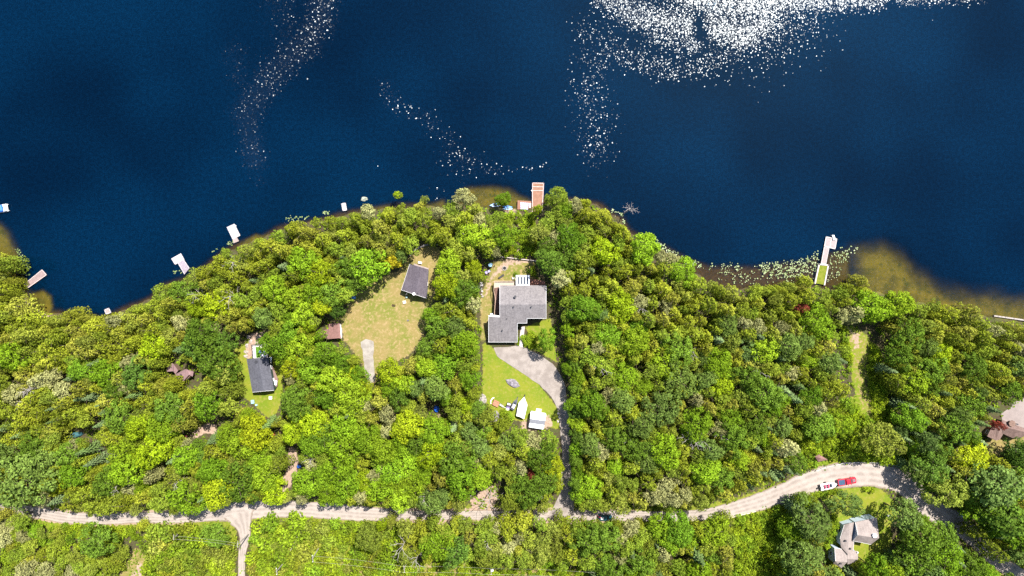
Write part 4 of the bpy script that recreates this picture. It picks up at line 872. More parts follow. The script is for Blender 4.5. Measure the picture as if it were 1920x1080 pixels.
# tarp piles
def tarp(px, py, sx, sy, hgt, col, label, rz=0, name='tarp_cover', cat='tarp'):
    x, y, z = G(px, py); mb = MB(); k = 9; rings = []
    for j, (q, zz) in enumerate(((1., -.15), (.96, hgt*.5), (.75, hgt*.85), (.35, hgt))):
        rings.append((zz, [(math.cos(2*PI*i/k)*sx/2*q*(1+.12*math.sin(i*2.3+j)), math.sin(2*PI*i/k)*sy/2*q*(1+.12*math.cos(i*1.7+j))) for i in range(k)]))
    plan_loft(mb, rings); o = mb.build(name, plain('tarp_'+label[:14], col, .5, .3, .2), None); o.location = (x, y, z); o.rotation_euler.z = R(rz); return tag(o, label, cat)
tarp(819, 766, 1.8, 2.2, 1.2, (.01,.08,.45), 'bright blue tarp-covered pile in shade left of the long lot')
tarp(141, 815, 5.5, 1.8, 1.0, (.03,.09,.105), 'teal tarp in a dark clearing among far-left cedars', 8)
tarp(1801, 961, 1.2, .9, 1.0, (.03,.22,.5), 'bright blue bin cover on the verge where road enters right woods'); tarp(1803, 967, 1.0, .8, .8, (.45,.55,.75), 'pale blue bag beside the bright blue bin cover at roadside')
tarp(561, 874, 1.5, 1.1, .8, (.015,.07,.30), 'royal blue tarp half under trees beside the sandy drive strip'); tarp(513.5, 814, .9, 1.2, .8, (.33,.015,.04), 'small crimson cover among maples below the slate cabin'); tarp(352, 819, 1.8, 1.3, .9, (.12,.03,.035), 'maroon cover at the left end of the sandy clearing')
tarp(663, 558, 1.6, 1.0, .7, (.05,.18,.4), 'small blue cover in shade at left edge of the meadow')
# kayaks
def kayak(px, py, rz, col, label, L=3.2):
    x, y, z = G(px, py); t = thing('kayak', label, 'kayak', (x, y, z+.05), R(rz)); mb = MB()
    def ring(s, zz): return (zz, [(L/2*math.cos(a)*s, .38*math.sin(a)*s*(1-.25*abs(math.cos(a)))) for a in [2*PI*i/16 for i in range(16)]])
    plan_loft(mb, [ring(.75, 0), ring(.97, .12), ring(1., .2), ring(.9, .3)]); mb.build('hull', plain('kayak_'+label[:9], col, .35, .4, .15), t)
    mb = MB(); mb.prism([(.45*math.cos(2*PI*i/10), .22*math.sin(2*PI*i/10), .29) for i in range(10)], [(.45*math.cos(2*PI*i/10), .22*math.sin(2*PI*i/10), .33) for i in range(10)]); mb.build('cockpit', M_DARK, t)
kayak(927, 383.5, 15, (.25,.42,.75), 'pale blue kayak on shore left of the round lakeside tree'); kayak(930, 386, 5, (.65,.7,.8), 'white kayak lying beside the pale blue kayak'); kayak(951.5, 388, -5, (.10,.30,.75), 'bright blue kayak on shore between trees and the paved deck'); kayak(952, 391.5, 0, (.35,.55,.75), 'light blue kayak just below the bright blue kayak')
# covered boat on lawn
x, y, z = G(978, 765); t = thing('covered_boat', 'large boat under a white cover on the lawn beside the white metal shed', 'boat', (x, y, z))
def Lx(px, py, zz): a, b = P(px, py, zz+z); return (a-x, b-y)
ring = [(983,744),(988.8,759.4),(986,772),(982.7,785.6),(968,780),(970.5,766),(972.8,755)]
mb = MB(); r1_ = [Lx(a, b, 1.6) for a, b in ring]; cx, cy = centroid(r1_)
plan_loft(mb, [(.75, [(cx+(a-cx)*.55, cy+(b-cy)*.8) for a, b in r1_]), (1.2, [(cx+(a-cx)*.95, cy+(b-cy)*.97) for a, b in r1_])]); mb.build('hull', plain('dark_hull', (.10,.09,.06), .5), t)
mb = MB(); ridge = [(*Lx(982.5,750,2.2), 2.2), (*Lx(975.5,782,2.5), 2.5)]; n = len(r1_)
v = [(a, b, 1.1) for a, b in r1_]+[(a, b, 1.65) for a, b in r1_]+ridge; f = [(i, (i+1) % n, n+(i+1) % n, n+i) for i in range(n)]
f += [(n+0, n+1, 2*n), (n+1, n+2, 2*n+1, 2*n), (n+2, n+3, 2*n+1), (n+3, n+4, 2*n+1), (n+4, n+5, 2*n+1), (n+5, n+6, 2*n, 2*n+1), (n+6, n+0, 2*n)]
mb.add(v, f); mb.build('cover', plain('white_tarpaulin', (.76,.75,.70), .5, .3, .05, .8), t)
mb = MB(); a = Lx(984.5, 740, .6); b = Lx(982, 748, .6); mb.tube([(*a, .6), (*b, .65)], .12, 6); mb.tube([(*a, -.05), (*a, .6)], .07, 6); mb.build('trailer_tongue', M_DARK, t)
for s_ in (-1, 1): wheel(t, s_*.95, -1.4, .34, .2)
x, y, z = G(964.5, 757); motorboat((x, y, z), R(64), 'small dark open boat on a trailer on the lawn left of the covered boat', plain('charcoal_hull', (.06,.06,.08), .4, .4, .2), plain('plum_floor', (.09,.06,.14), .6), plain('pale_seats', (.45,.45,.5), .6), 3.6, 1.25, motor=False)
trailer((x, y, z), R(64), 'small steel trailer under the dark open boat on the lawn', 3.6, 1.3)
x, y, z = G(953, 762); t = thing('utility_trailer', 'flat utility trailer loaded with white and purple panels on the lawn', 'trailer', (x, y, z), R(74))
mb = MB(); mb.box(0, 0, .55, 2.6, 1.25, .12, 0, bev=.02); mb.build('bed', M_DARK, t)
for q, mt in ((( .85,0,.7,.45,1.0,.18), M_WHITE), ((.3,0,.68,.5,1.05,.14), plain('dark_panel', (.07,.05,.06), .6)), ((-.25,0,.68,.4,1.05,.16), plain('purple_panel', (.16,.12,.28), .6)), ((-.85,0,.72,.65,1.0,.22), plain('pinkish_panel', (.6,.53,.58), .6))): mb = MB(); mb.box(*q, 0, bev=.02); mb.build('cargo_panel', mt, t)
for s_ in (1, -1): wheel(t, -.2, s_*.75, .3, .18)
x, y, z = G(930, 756); t = thing('firewood_stack', 'orange-brown stack of boards with a curved white sheet at the lawn edge', 'wood stack', (x, y, z), R(-28))
OB = plain('orange_boards', (.33,.16,.10), .8, .2, .15, 5)
for i in range(7): mb = MB(); mb.box(rnd.uniform(-.15,.15), -.75+.25*i, .25+rnd.uniform(0, .25), 1.9, .22, .5, rnd.uniform(-.08,.08), bev=.02); mb.build('board', OB, t)
mb = MB(); mb.tube([(-1.1+.5*math.cos(a)*1.2-.1, .2+1.1*math.sin(a), .35) for a in [R(100+20*i) for i in range(9)]], .16, 6); mb.build('white_sheet', M_WHITE, t)
x, y, z = G(940.5, 760); t = thing('hand_cart', 'narrow grey hand cart beside the orange-brown board stack', 'cart', (x, y, z), R(-32))
mb = MB(); mb.box(0, 0, .45, 1.5, .6, .15, 0, bev=.02); mb.box(-.72, 0, .6, .06, .6, .3); mb.build('tray', plain('cart_grey', (.30,.29,.27), .6), t); mb = MB(); mb.tube([(.75, 0, .45), (1.3, 0, .7)], .04, 5); mb.box(1.3, 0, .7, .08, .5, .06); mb.build('handle', M_WHITE, t)
for s_ in (1, -1): wheel(t, -.3, s_*.38, .22, .1)
# pontoon boat at left edge
x, y = P(-3, 392, .6); t = thing('pontoon_boat', 'pontoon boat with blue cover and white bow seats at the left edge of the lake', 'boat', (x, y, 0), R(10))
for s_ in (1, -1): mb = MB(); mb.tube([(-3, s_*.95, .1), (2.7, s_*.95, .1), (3.2, s_*.95, .25)], [.32, .32, .1], 10); mb.build('pontoon', M_METAL, t)
mb = MB(); mb.box(0, 0, .5, 6., 2.4, .14, 0, bev=.02); mb.build('deck', plain('pale_deck2', (.5,.5,.5), .6), t)
mb = MB(); plan_loft(mb, [(.55, rrect(-2.9, 1.55, 2.3, .2)), (1.2, rrect(-2.8, 1.5, 2.1, .3)), (1.5, rrect(-2.3, 1.0, 1.3, .3))]); mb.build('cover', plain('blue_canvas', (.03,.14,.50), .6, .2, .2), t)
for s_ in (1, -1): mb = MB(); mb.box(2.2, s_*.75, .8, 1.0, .6, .45, 0, bev=.06); mb.build('seat', M_WHITE, t)
mb = MB(); [mb.tube([(1.6, s_*1.12, 1.1), (2.9, s_*1.12, 1.1), (2.95, s_*.4, 1.1)], .04, 5) for s_ in (1, -1)]; [mb.tube([(x_, s_*1.12, .5), (x_, s_*1.12, 1.1)], .03, 4) for s_ in (1, -1) for x_ in (1.6, 2.3, 2.9)]; mb.build('railing', M_METAL, t)

# ------------------------------------------------------------------ garden things
x, y, z = G(946, 503); t = thing('fire_pit', 'round dark fire pit ringed with pale stones on the lakeside lawn', 'fire pit', (x, y, z))
mb = MB()
for i in range(12): a = i*PI/6; mb.box(.62*math.cos(a), .62*math.sin(a), .12, .3, .26, .32, a, bev=.04)
mb.build('stone_ring', M_CONC, t); mb = MB(); mb.tube([(0,0,-.05),(0,0,.1)], .5, 14); mb.build('ash_bed', plain('ash', (.02,.02,.02), .95), t)
def bench(px, py, rz, label, mat, w=1.5):
    x, y, z = G(px, py); t = thing('garden_bench', label, 'bench', (x, y, z), R(rz)); mb = MB()
    for i in range(4): mb.box(0, -.2+.13*i, .45, w, .1, .04)
    mb.build('seat', mat, t); mb = MB(); [mb.box(0, .3, .6+.13*i, w, .03, .1) for i in range(3)]; mb.build('backrest', mat, t)
    for s_ in (1, -1): mb = MB(); mb.box(s_*(w/2-.1), .05, .22, .07, .5, .5); mb.build('leg', mat, t)
bench(940, 518.5, 35, 'dark slatted bench on the lawn just above the pale terrace', M_DARK, 2.); bench(738.5, 572.5, -10, 'dark bench standing alone in the dry meadow', plain('brown_wood', (.08,.05,.03), .8), 1.0)
def umbrella(px, py, cols, label, r=1.0):
    x, y, z = G(px, py); t = thing('sun_umbrella', label, 'umbrella', (x, y, z)); mb = MB(); mb.tube([(0,0,-.1),(0,0,2.3)], .035, 6); mb.build('pole', M_METAL, t); mb = MB()
    v = [(0,0,2.45)]+[(r*math.cos(2*PI*i/8), r*math.sin(2*PI*i/8), 2.05) for i in range(8)]
    mb.v = v+[(a, b, c-.03) for a, b, c in v]; mb.f = [(0, 1+i, 1+(i+1) % 8) for i in range(8)]+[(9, 10+(i+1) % 8, 10+i) for i in range(8)]+[(1+i, 10+i, 10+(i+1) % 8, 1+(i+1) % 8) for i in range(8)]; mb.m = [i % 2 for i in range(8)]*2+[0]*8; mb.build('canopy', [plain('canvas_'+label[:8], cols[0], .7), plain('canvas2_'+label[:8], cols[1], .7)], t)
umbrella(920, 497, [(.22,.50,.70),(.6,.7,.78)], 'light blue and white umbrella in shade left of the fire pit', .65)
umbrella(500, 660, [(.25,.38,.62),(.45,.5,.6)], 'blue-grey umbrella on the deck of the slate cabin', .7)
def chair(px, py, rz, col, label, zo=0):
    x, y, z = G(px, py); t = thing('garden_chair', label, 'chair', (x, y, z+zo), R(rz)); m = plain('chair_'+label[:12], col, .5)
    mb = MB(); mb.box(0, 0, .38, .6, .6, .06, 0, bev=.01); mb.build('seat', m, t); mb = MB(); mb.box(-.32, 0, .68, .08, .6, .6, 0, bev=.02); mb.build('backrest', m, t)
    for a in (1, -1): mb = MB(); mb.box(0, a*.34, .55, .6, .1, .04); mb.build('armrest', m, t); [ (lambda q: q.build('leg', m, t))(_leg(b*.25, a*.25)) for b in (1, -1)]
def _leg(a, b): q = MB(); q.box(a, b, .18, .06, .06, .4); return q
chair(912, 511, 40, (.30,.25,.50), 'lilac garden chair in shade below the light blue umbrella'); chair(917, 508.5, 130, (.32,.30,.45), 'grey-lilac garden chair right of the lilac garden chair')
chair(495, 665, 100, (.7,.72,.78), 'white garden chair by the blue-grey umbrella', 1.2); chair(500.5, 666, 60, (.6,.62,.7), 'off-white garden chair on deck corner nearest the side deck', 1.2); chair(492.5, 658.5, 0, (.2,.32,.6), 'blue garden chair left of the blue-grey umbrella', 1.2)
def crate(px, py, s_, col, label, name='storage_box', cat='box', h_=.5, rz=0):
    x, y, z = G(px, py); t = thing(name, label, cat, (x, y, z), R(rz)); mb = MB(); mb.box(0, 0, h_/2-.03, s_[0], s_[1], h_, 0, bev=.03); mb.build('body', plain('box_'+label[:14], col, .6), t); mb = MB(); mb.box(0, 0, h_, s_[0]+.08, s_[1]+.08, .08, 0, bev=.02); mb.build('lid', plain('box_'+label[:14], col, .6), t)
crate(758.7, 566.5, (.9,.8), (.66,.62,.5), 'small cream box on grass below the charcoal house', rz=10); crate(788, 492.5, (1.1,.6), (.62,.58,.58), 'white table-like box above the charcoal house deck', rz=-10, h_=.7); crate(770.5, 474.5, (.7,.7), (.55,.14,.07), 'orange-red box at the lower end of the curved wall')
crate(474.5, 753, (.9,1.1), (.22,.40,.45), 'pale teal box on grass below the slate cabin', rz=5); crate(481.5, 759, (.6,.5), (.25,.42,.40), 'smaller pale green box below the pale teal box')
crate(763, 557, (.5,.5), (.25,.35,.33), 'small green-grey box against the charcoal house wall'); crate(963, 521.5, (.9,.6), (.6,.56,.45), 'cream box at the left wall of the white sunroom'); crate(1664.5, 966, (.5,.4), (.6,.6,.6), 'small white utility box at the roadside above the gabled house'); crate(922.5, 589.5, (1.0,.7), (.75,.76,.8), 'white box at the lower end of the brown side deck', h_=1.)
crate(508, 745.5, (.9,.9), (.7,.66,.62), 'white planter box at the lower right corner of the slate cabin')
# rocks
def rock(px, py, sx, sy, sz, label, rz=0, col=(.20,.18,.20), group=None, sd=1):
    rr = np.random.RandomState(sd+int(px)); x, y, z = G(px, py); bm = bmesh.new(); bmesh.ops.create_icosphere(bm, subdivisions=3, radius=1)
    a = rr.rand(6)*6
    for v in bm.verts:
        c = v.co.copy(); k = 1+.14*math.sin(c.x*3+a[0])*math.cos(c.y*4+a[1])+.09*math.sin(c.z*6+c.x*5+a[2])+.06*math.sin(c.y*9+a[3]); v.co = Vector((c.x*sx*k, c.y*sy*k, max(c.z, -.3)*sz*k))
    me = bpy.data.meshes.new('boulder'); bm.to_mesh(me); bm.free(); m, nt = (None, None)
    key = 'rock'+str(col); 
    if key not in _mc:
        m, nt = newmat('rock'); t = NT(nt); f = t.noise(2.5, 6, t.pos(), .65); c = t.mix(t.ramp(f, .35, .65), tuple(q*.45 for q in col), tuple(q*1.25 for q in col)); t.pbr(c, .9, .15, f, .8, .1); _mc[key] = m
    me.materials.append(_mc[key]); o = bpy.data.objects.new('boulder', me); C.objects.link(o); o.location = (x, y, z); o.rotation_euler.z = R(rz); return tag(o, label, 'boulder', group)
rock(961, 718, 2.1, 1.15, .6, 'large flat grey boulder in the middle of the green lawn', -25); rock(955, 714, .9, .6, .35, 'small pale rock touching the upper left of the large lawn boulder', 10, (.27,.24,.23))
rock(694, 528, .7, .55, .4, 'pale pinkish rock at the top edge of the dry meadow', 10, (.32,.25,.24)); rock(905, 748, 1.2, 1.6, .5, 'pale grey rock heap left of the orange board stack', 20, (.24,.22,.20)); rock(933, 783, 1.5, 2.2, .4, 'grey rubble mound below the orange board stack', 35, (.18,.165,.165))
rock(683, 370+3, 1.1, .7, .25, 'pale submerged boulder just off the upper left shore', 5, (.25,.27,.22)); rock(765, 601, .35, .3, .25, 'small grey stone in the lower right of the meadow', 5)
k = 0
for px, py, r_ in ((902,530,.55),(903,535,.5),(902,541,.35),(904,546,.4),(903,552,.3),(905,556,.4)):
    rock(px, py, r_, r_*.8, .3, 'one of the pale stones lining the lawn edge left of the large house', k*40, (.36,.33,.33), 'pale stones along the lawn edge', k); k += 1
RSS = [(1056,757),(1058,764),(1047,775),(1049,782),(1046,790),(1061,773)]
for i, (px, py) in enumerate(RSS): rock(px, py, .4, .35, .35, 'one of the pale stones edging the shaded driveway near the metal shed', i*33, (.36,.33,.33), 'pale stones edging the driveway', i)
for i, (px, py) in enumerate(((466,632),(470,640),(463,648),(461,660),(484,632),(489,640),(482,645),(461,668))): rock(px, py, .7, .5, .3, 'one of the pale rocks heaped above the slate cabin deck', i*50, (.34,.29,.26), 'pale rocks above the cabin deck', i)

# ------------------------------------------------------------------ utility poles and wires
M_POLE = plain('grey_pole_wood', (.24,.22,.19), .85, .1, .2)
POLES = [((585.5,1048), 'leaning grey utility pole in the bright shrubs below the road', (601,1021)), ((757.5,1068), 'grey utility pole with cross arm below the big dead tree', None), ((920.5,1072), 'grey utility pole with pale transformer at the bottom edge centre', None), ((518,1072), 'thin grey utility pole in shrubs right of the side road', None)]
tops = []
for (tx, ty), lb, bs in POLES:
    hh = 9.; x1, y1 = P(tx, ty, 4.2+hh); 
    if bs: x0, y0, z0 = G(*bs)
    else: x0, y0 = x1, y1; z0 = elev1(x0, y0)
    t = thing('utility_pole', lb, 'utility pole', (x0, y0, z0)); mb = MB(); dx, dy = x1-x0, y1-y0; hh = 13.2-z0
    mb.tube([(0,0,-.5), (dx, dy, hh)], [.2, .14], 8); mb.build('pole', M_POLE, t); mb = MB(); mb.box(dx, dy, hh-.4, .14, 2.2, .16, R(10)); mb.build('cross_arm', M_POLE, t)
    for s_ in (-.9, 0, .9): mb = MB(); mb.tube([(dx, dy+s_, hh-.32), (dx, dy+s_, hh-.05)], .07, 6); mb.build('insulator', M_WHITE, t)
    tops.append((x1, y1, 13.2))
    if 'transformer' in lb: mb = MB(); mb.tube([(dx+.4, dy, hh-1.8), (dx+.4, dy, hh-.8)], .32, 10); mb.build('transformer', M_WHITE, t)
M_WIRE = plain('pale_wire', (.28,.27,.2), .6)
def wire(a, b, label, sag=.8):
    m = [(a[0]+(b[0]-a[0])*t, a[1]+(b[1]-a[1])*t, a[2]+(b[2]-a[2])*t-sag*4*t*(1-t)) for t in [i/14 for i in range(15)]]
    mb = MB(); mb.tube(m, .022, 4); o = mb.build('power_line', M_WIRE); tag(o, label, 'power line', 'power lines along the bottom edge')
ext = (*P(1120, 1080, 13.2), 13.2); extl = (*P(325, 1011, 13.2), 13.2)
for q, s_ in (('upper', .9), ('lower', -.9)):
    f = lambda p: (p[0], p[1]+s_, p[2])
    wire(f(tops[0]), f(tops[1]), f'{q} pale wire between the leaning pole and the pole with cross arm'); wire(f(tops[1]), f(tops[2]), f'{q} pale wire between the cross-arm pole and the transformer pole'); wire(f(tops[2]), f(ext), f'{q} pale wire running right from the transformer pole')
wire(extl, (*P(445, 1024, 13.2), 13.2), 'pale wire crossing shrubs left of the side road'); wire((extl[0], extl[1]+1, extl[2]), (*P(445, 1019, 13.2), 13.2), 'upper pale wire crossing shrubs left of the side road', .5)
x, y, z = G(338, 995); t = thing('utility_pole', 'weathered leaning pole lying toward shrubs above the grassy gap', 'utility pole', (x, y, z)); mb = MB(); mb.tube([(0,0,-.4), (extl[0]-x, extl[1]-y, 13.2-z)], [.2, .13], 8); mb.build('pole', M_POLE, t); mb = MB(); mb.box(extl[0]-x, extl[1]-y+.5, 13-z, .14, 1.6, .14); mb.build('cross_arm', M_POLE, t)
x, y = P(445, 1021.5, 13.2); z = elev1(x, y); t = thing('utility_pole', 'grey utility pole on the left verge of the side road', 'utility pole', (x, y, z)); mb = MB(); mb.tube([(0,0,-.5), (0,0,13.2-z)], [.2,.14], 8); mb.build('pole', M_POLE, t); mb = MB(); mb.box(0, 0, 12.9-z, .14, 2., .14); mb.build('cross_arm', M_POLE, t)

# ------------------------------------------------------------------ trees
# hand-placed ones: crown centre in the photo, crown radius in photo pixels, kind, leaf colour, words for the label
MAN = [
 (285,650,27,'maple','lime','lime yellow maple standing out in the left woods, above the brown cottage'),
 (590,545,24,'maple','maple','rounded bright maple at top of the bright clump left of the dry meadow'),
 (553,558,24,'maple','maple','big bright maple at upper left of the clump left of the dry meadow'),
 (571,590,26,'maple','maple','central bright maple of the clump left of the dry meadow'),
 (540,600,20,'maple','maple','bright maple at lower left of the clump left of the dry meadow'),
 (605,575,18,'maple','lime','yellowish maple of the clump closest to the red-brown shed'),
 (581,612,12,'maple','lime','small yellow-green tree just left of the red-brown roofed shed'),
 (735,490,17,'maple','yellow','golden yellow maple at the top corner of the dry meadow'),
 (750,478,15,'pine','pine','blue-green pine touching the golden yellow maple'),
 (372,580,17,'maple','lime','bright lime maple with dead limbs above it, left woods'),
 (340,548,25,'oak','oak','dark round tree near left shore just right of the plain white docks'),
 (400,672,36,'oak','oak','broad dark green tree between brown cottage and slate cabin lawn'),
 (360,650,26,'oak','oak','dark green tree right of the lime yellow maple'),
 (420,640,22,'oak','oak','dark green tree above the broad dark tree left of slate cabin'),
 (515,645,26,'maple','maple','light green maple directly right of the slate cabin umbrella'),
 (545,625,22,'maple','maple','leafy maple above right of the slate cabin deck'),
 (530,668,17,'maple','maple','smaller maple shading the slate cabin side deck'),
 (547,690,20,'maple','lime','lime maple right of the slate cabin roof'),
 (40,905,46,'oak','pine','largest dark pine-green crown at the lower left edge'),
 (75,870,30,'oak','pine','dark crown right above the largest dark crown, lower left'),
 (20,850,26,'oak','pine','dark crown touching the left edge above the largest dark crown'),
 (125,852,25,'oak','oak','dark crown in the left woods beside the tiny grey shed'),
 (98,905,22,'maple','lime','bright green narrow crown right of the largest dark crown'),
 (255,700,24,'oak','oak','dark blue-green crown in the middle of the left woods'),
 (218,735,20,'oak','oak','dark crown down-left of the dark blue-green crown'),
 (290,845,34,'maple','lime','large lime green maple left of the sandy clearing'),
 (265,800,26,'maple','lime','lime maple above the large lime maple by the sandy clearing'),
 (445,908,36,'oak','oak','broad dark green tree overhanging the road above the fork'),
 (400,880,26,'maple','maple','green maple up-left of the broad dark tree at the fork'),
 (512,926,24,'maple','lime','bright lime maple leaning over the road right of the fork'),
 (580,905,30,'maple','maple','dense bright maple above the sunny road stretch'),
 (615,925,22,'maple','maple','bright maple at the roadside right of the sunny stretch'),
 (480,810,28,'maple','lime','yellow-green maple below the slate cabin lawn'),
 (430,820,24,'maple','maple','green maple right of the sandy clearing'),
 (485,860,24,'maple','maple','green maple left of the sandy drive strip'),
 (655,500,24,'oak','oak','dark rounded tree at the upper left corner of the dry meadow'),
 (665,530,20,'oak','oak','dark tree on the upper left meadow edge, shading the blue cover'),
 (605,555,1,'oak','oak',''),
 (600,629,10,'maple','maple','small green tree overhanging the low left part of the red-brown shed'),
 (622,550,26,'oak','oak','dark tree between bright clump and dry meadow'),
 (633,585,14,'oak','oak','small dark tree at the left meadow edge above the red-brown shed'),
 (610,665,24,'maple','maple','shiny green maple directly below the red-brown shed'),
 (640,680,18,'maple','maple','green maple between red-brown shed and gravel track'),
 (655,705,16,'maple','lime','lime maple just left of the gravel track end'),
 (730,700,24,'maple','lime','bright lime maple just right of the gravel track end'),
 (760,720,22,'maple','maple','leafy maple right of the track-end lime maple'),
 (800,690,22,'maple','maple','maple at the lower right corner of the meadow'),
 (798,650,20,'maple','oak','dark maple on the right meadow edge'),
 (810,590,17,'maple','maple','bright round maple below the charcoal house'),
 (745,366,9,'birch','lime','lone bright birch leaning over the water, upper left shore'),
 (795,374,9,'birch','birch','second bright birch overhanging the water right of the lone one'),
 (943,373,13,'maple','maple','round bright tree on shore between the kayaks'),
 (1045,372,22,'maple','birch','big rounded tree right of the red dock'),
 (1062,392,16,'maple','maple','tree just behind the big rounded tree right of the red dock'),
 (870,372,20,'birch','greybirch','pale grey-green sparse tree at left end of the long lot shore'),
 (1008,392,10,'maple','lime','small lime tree overhanging the foot of the red dock'),
 (1060,480,26,'oak','oak','dark tree at right of the timber fence'),
 (1030,490,26,'pine','oak','large spreading dark tree right of the lakeside lawn'),
 (1025,462,18,'oak','oak','dark tree above the timber fence right end'),
 (1050,520,20,'birch','greybirch','sparse grey tree right of the large house roof'),
 (887,500,17,'maple','lime','lime maple left of the light blue umbrella'),
 (1026,635,17,'oak','maple','single round tree right of the front walk'),
 (1066,620,15,'oak','maple','dark green tree right of the round walk tree'),
 (1066,690,13,'maple','maple','bright maple shading the driveway curve'),
 (1066,760,11,'maple','maple','maple right of the driveway near metal shed'),
 (1000,830,17,'birch','greybirch','grey-green feathery tree just below the metal shed'),
 (1030,830,18,'birch','birch','olive tree right of the feathery tree below the shed'),
 (955,830,18,'oak','pine','blue-green tree below the covered boat'),
 (880,810,18,'oak','pine','blue-green tree at left in the long lot below the lawn'),
 (875,760,16,'maple','lime','lime maple left of the pale rock heap'),
 (1240,765,30,'oak','pine','dark rounded pine-green crown in the right woods'),
 (1275,715,32,'oak','pine','dark crown up-right of the other dark crown, right woods'),
 (1353,722,24,'maple','lime','bright lime dome in the middle of the right woods'),
 (1190,640,26,'maple','maple','light green dome nearest the long lot, right woods'),
 (1170,800,1,'maple','maple',''),
 (1435,655,26,'oak','maple','light blue-green maple up-left of trail clearing'),
 (1405,660,22,'oak','pine','dark spreading crown left of the light blue-green maple'),
 (1385,860,24,'maple','maple','blue-tinged maple above the sunny road start, right woods'),
 (1655,826,33,'oak','birch','lone round tree with dark shadow above the road bend'),
 (1712,785,30,'maple','maple','tall leafy maple right of the lower trail'),
 (1765,665,26,'maple','lime','pale lime maple in the woods right of the trail clearing'),
 (1715,715,26,'maple','maple','green maple directly right of the trail middle'),
 (1530,850,1,'maple','maple',''),
 (1540,800,30,'maple','oak','rounded green tree in the thicket above the road bend'),
 (1575,795,20,'maple','maple','round green tree right of the thicket tree above the road bend'),
 (1590,948,28,'oak','pine','blue-green spreading tree over the gabled house roof'),
 (1525,980,36,'pine','pine','tall dark pine left of the gabled house'),
 (1500,1045,34,'pine','pine','dark pine at bottom left of the gabled house'),
 (1702,968,30,'pine','pine','tall dark pine inside the road bend'),
 (1730,1010,30,'pine','oak','dark tree between pine and road, inside the bend'),
 (1770,1045,34,'oak','maple','green spreading tree at bottom between house and road'),
 (1715,1050,30,'oak','oak','dark tree right below the gabled house lawn'),
 (1640,1068,26,'maple','maple','leafy green tree at the bottom below the gabled house'),
 (1775,920,34,'oak','birch','olive green crown over the road at the right bend'),
 (1810,925,22,'maple','oak','smaller crown right of the olive crown over the road'),
 (1870,910,44,'pine','pine','huge dark pine at right edge below the brown bungalow'),
 (1890,970,40,'pine','oak','dark crown at the right edge midway down'),
 (1910,850,22,'maple','oak','dark green tree at right edge below the bungalow lawn'),
 (1840,1000,22,'cedar','cedar','olive cedar leaning beside the shaded road'),
 (1875,1040,24,'cedar','cedar','second olive cedar beside the shaded road near corner'),
 (1860,768,14,'spruce','spruce','blue-green spruce left of the pink concrete patio'),
 (1840,830,15,'spruce','spruce','spruce pointing at the brown bungalow lawn'),
 (1310,1045,20,'spruce','spruce','star-shaped pale spruce at bottom right of centre'),
 (1295,1015,18,'maple','maple','green dome directly above the star-shaped pale spruce'),
 (170,745,15,'spruce','spruce','slender grey-green spruce in the left woods'),
 (190,775,14,'spruce','spruce','second grey-green spruce below the slender one, left woods'),
 (187,797,12,'spruce','spruce','pale spruce right of the teal tarp'),
 (380,935,12,'spruce','spruce','pale spruce poking out near the road left of the fork'),
 (405,1003,27,'birch','oak','lone dark crown left of the side road'),
 (690,1010,26,'maple','birch','rounded olive tree above the power lines'),
 (715,985,12,'maple','lime','yellow-green tree right of the rounded olive tree'),
 (1600,528,1,'maple','maple',''),
 (1545,545,1,'cedar','cedar',''),
 (1518,530,16,'cedar','cedar','rounded cedar on shore left of the grass-topped jetty'),
 (1615,528,17,'cedar','cedar','rounded cedar on a point right of the jetty'),
 (1410,985,1,'cedar','cedar',''),
 (180,640,1,'cedar','cedar',''),
]
ORDW = ['first','second','third','fourth','fifth','sixth','seventh','eighth','ninth','tenth','eleventh','twelfth','thirteenth']
for i, y in enumerate(range(686, 950, 22)):
    MAN.append((1080+(i % 2)*4, y, 14+(i % 3), 'oak' if i % 3 == 0 else 'maple', 'maple' if i % 2 else 'oak', f'{ORDW[i]} tree from the top in the row shading the right side of the driveway'))
MAN = [m for m in MAN if m[5]]
REDS = [(997,893,9,'red-leaved tree near the middle of the lower long lot'), (980,942,6,'small red-leaved bush at the roadside in the long lot'), (1506,579,12,'dark red-leaved tree just below the jetty woods'), (1866,797,8,'red-leaved bush against the brown bungalow roof'), (716,994,5,'tiny red bush below the road left of centre'), (831,1045,4,'tiny red bush near the bottom centre'), (853,700,4,'red-leaved sapling in the left side woods of the long lot')]
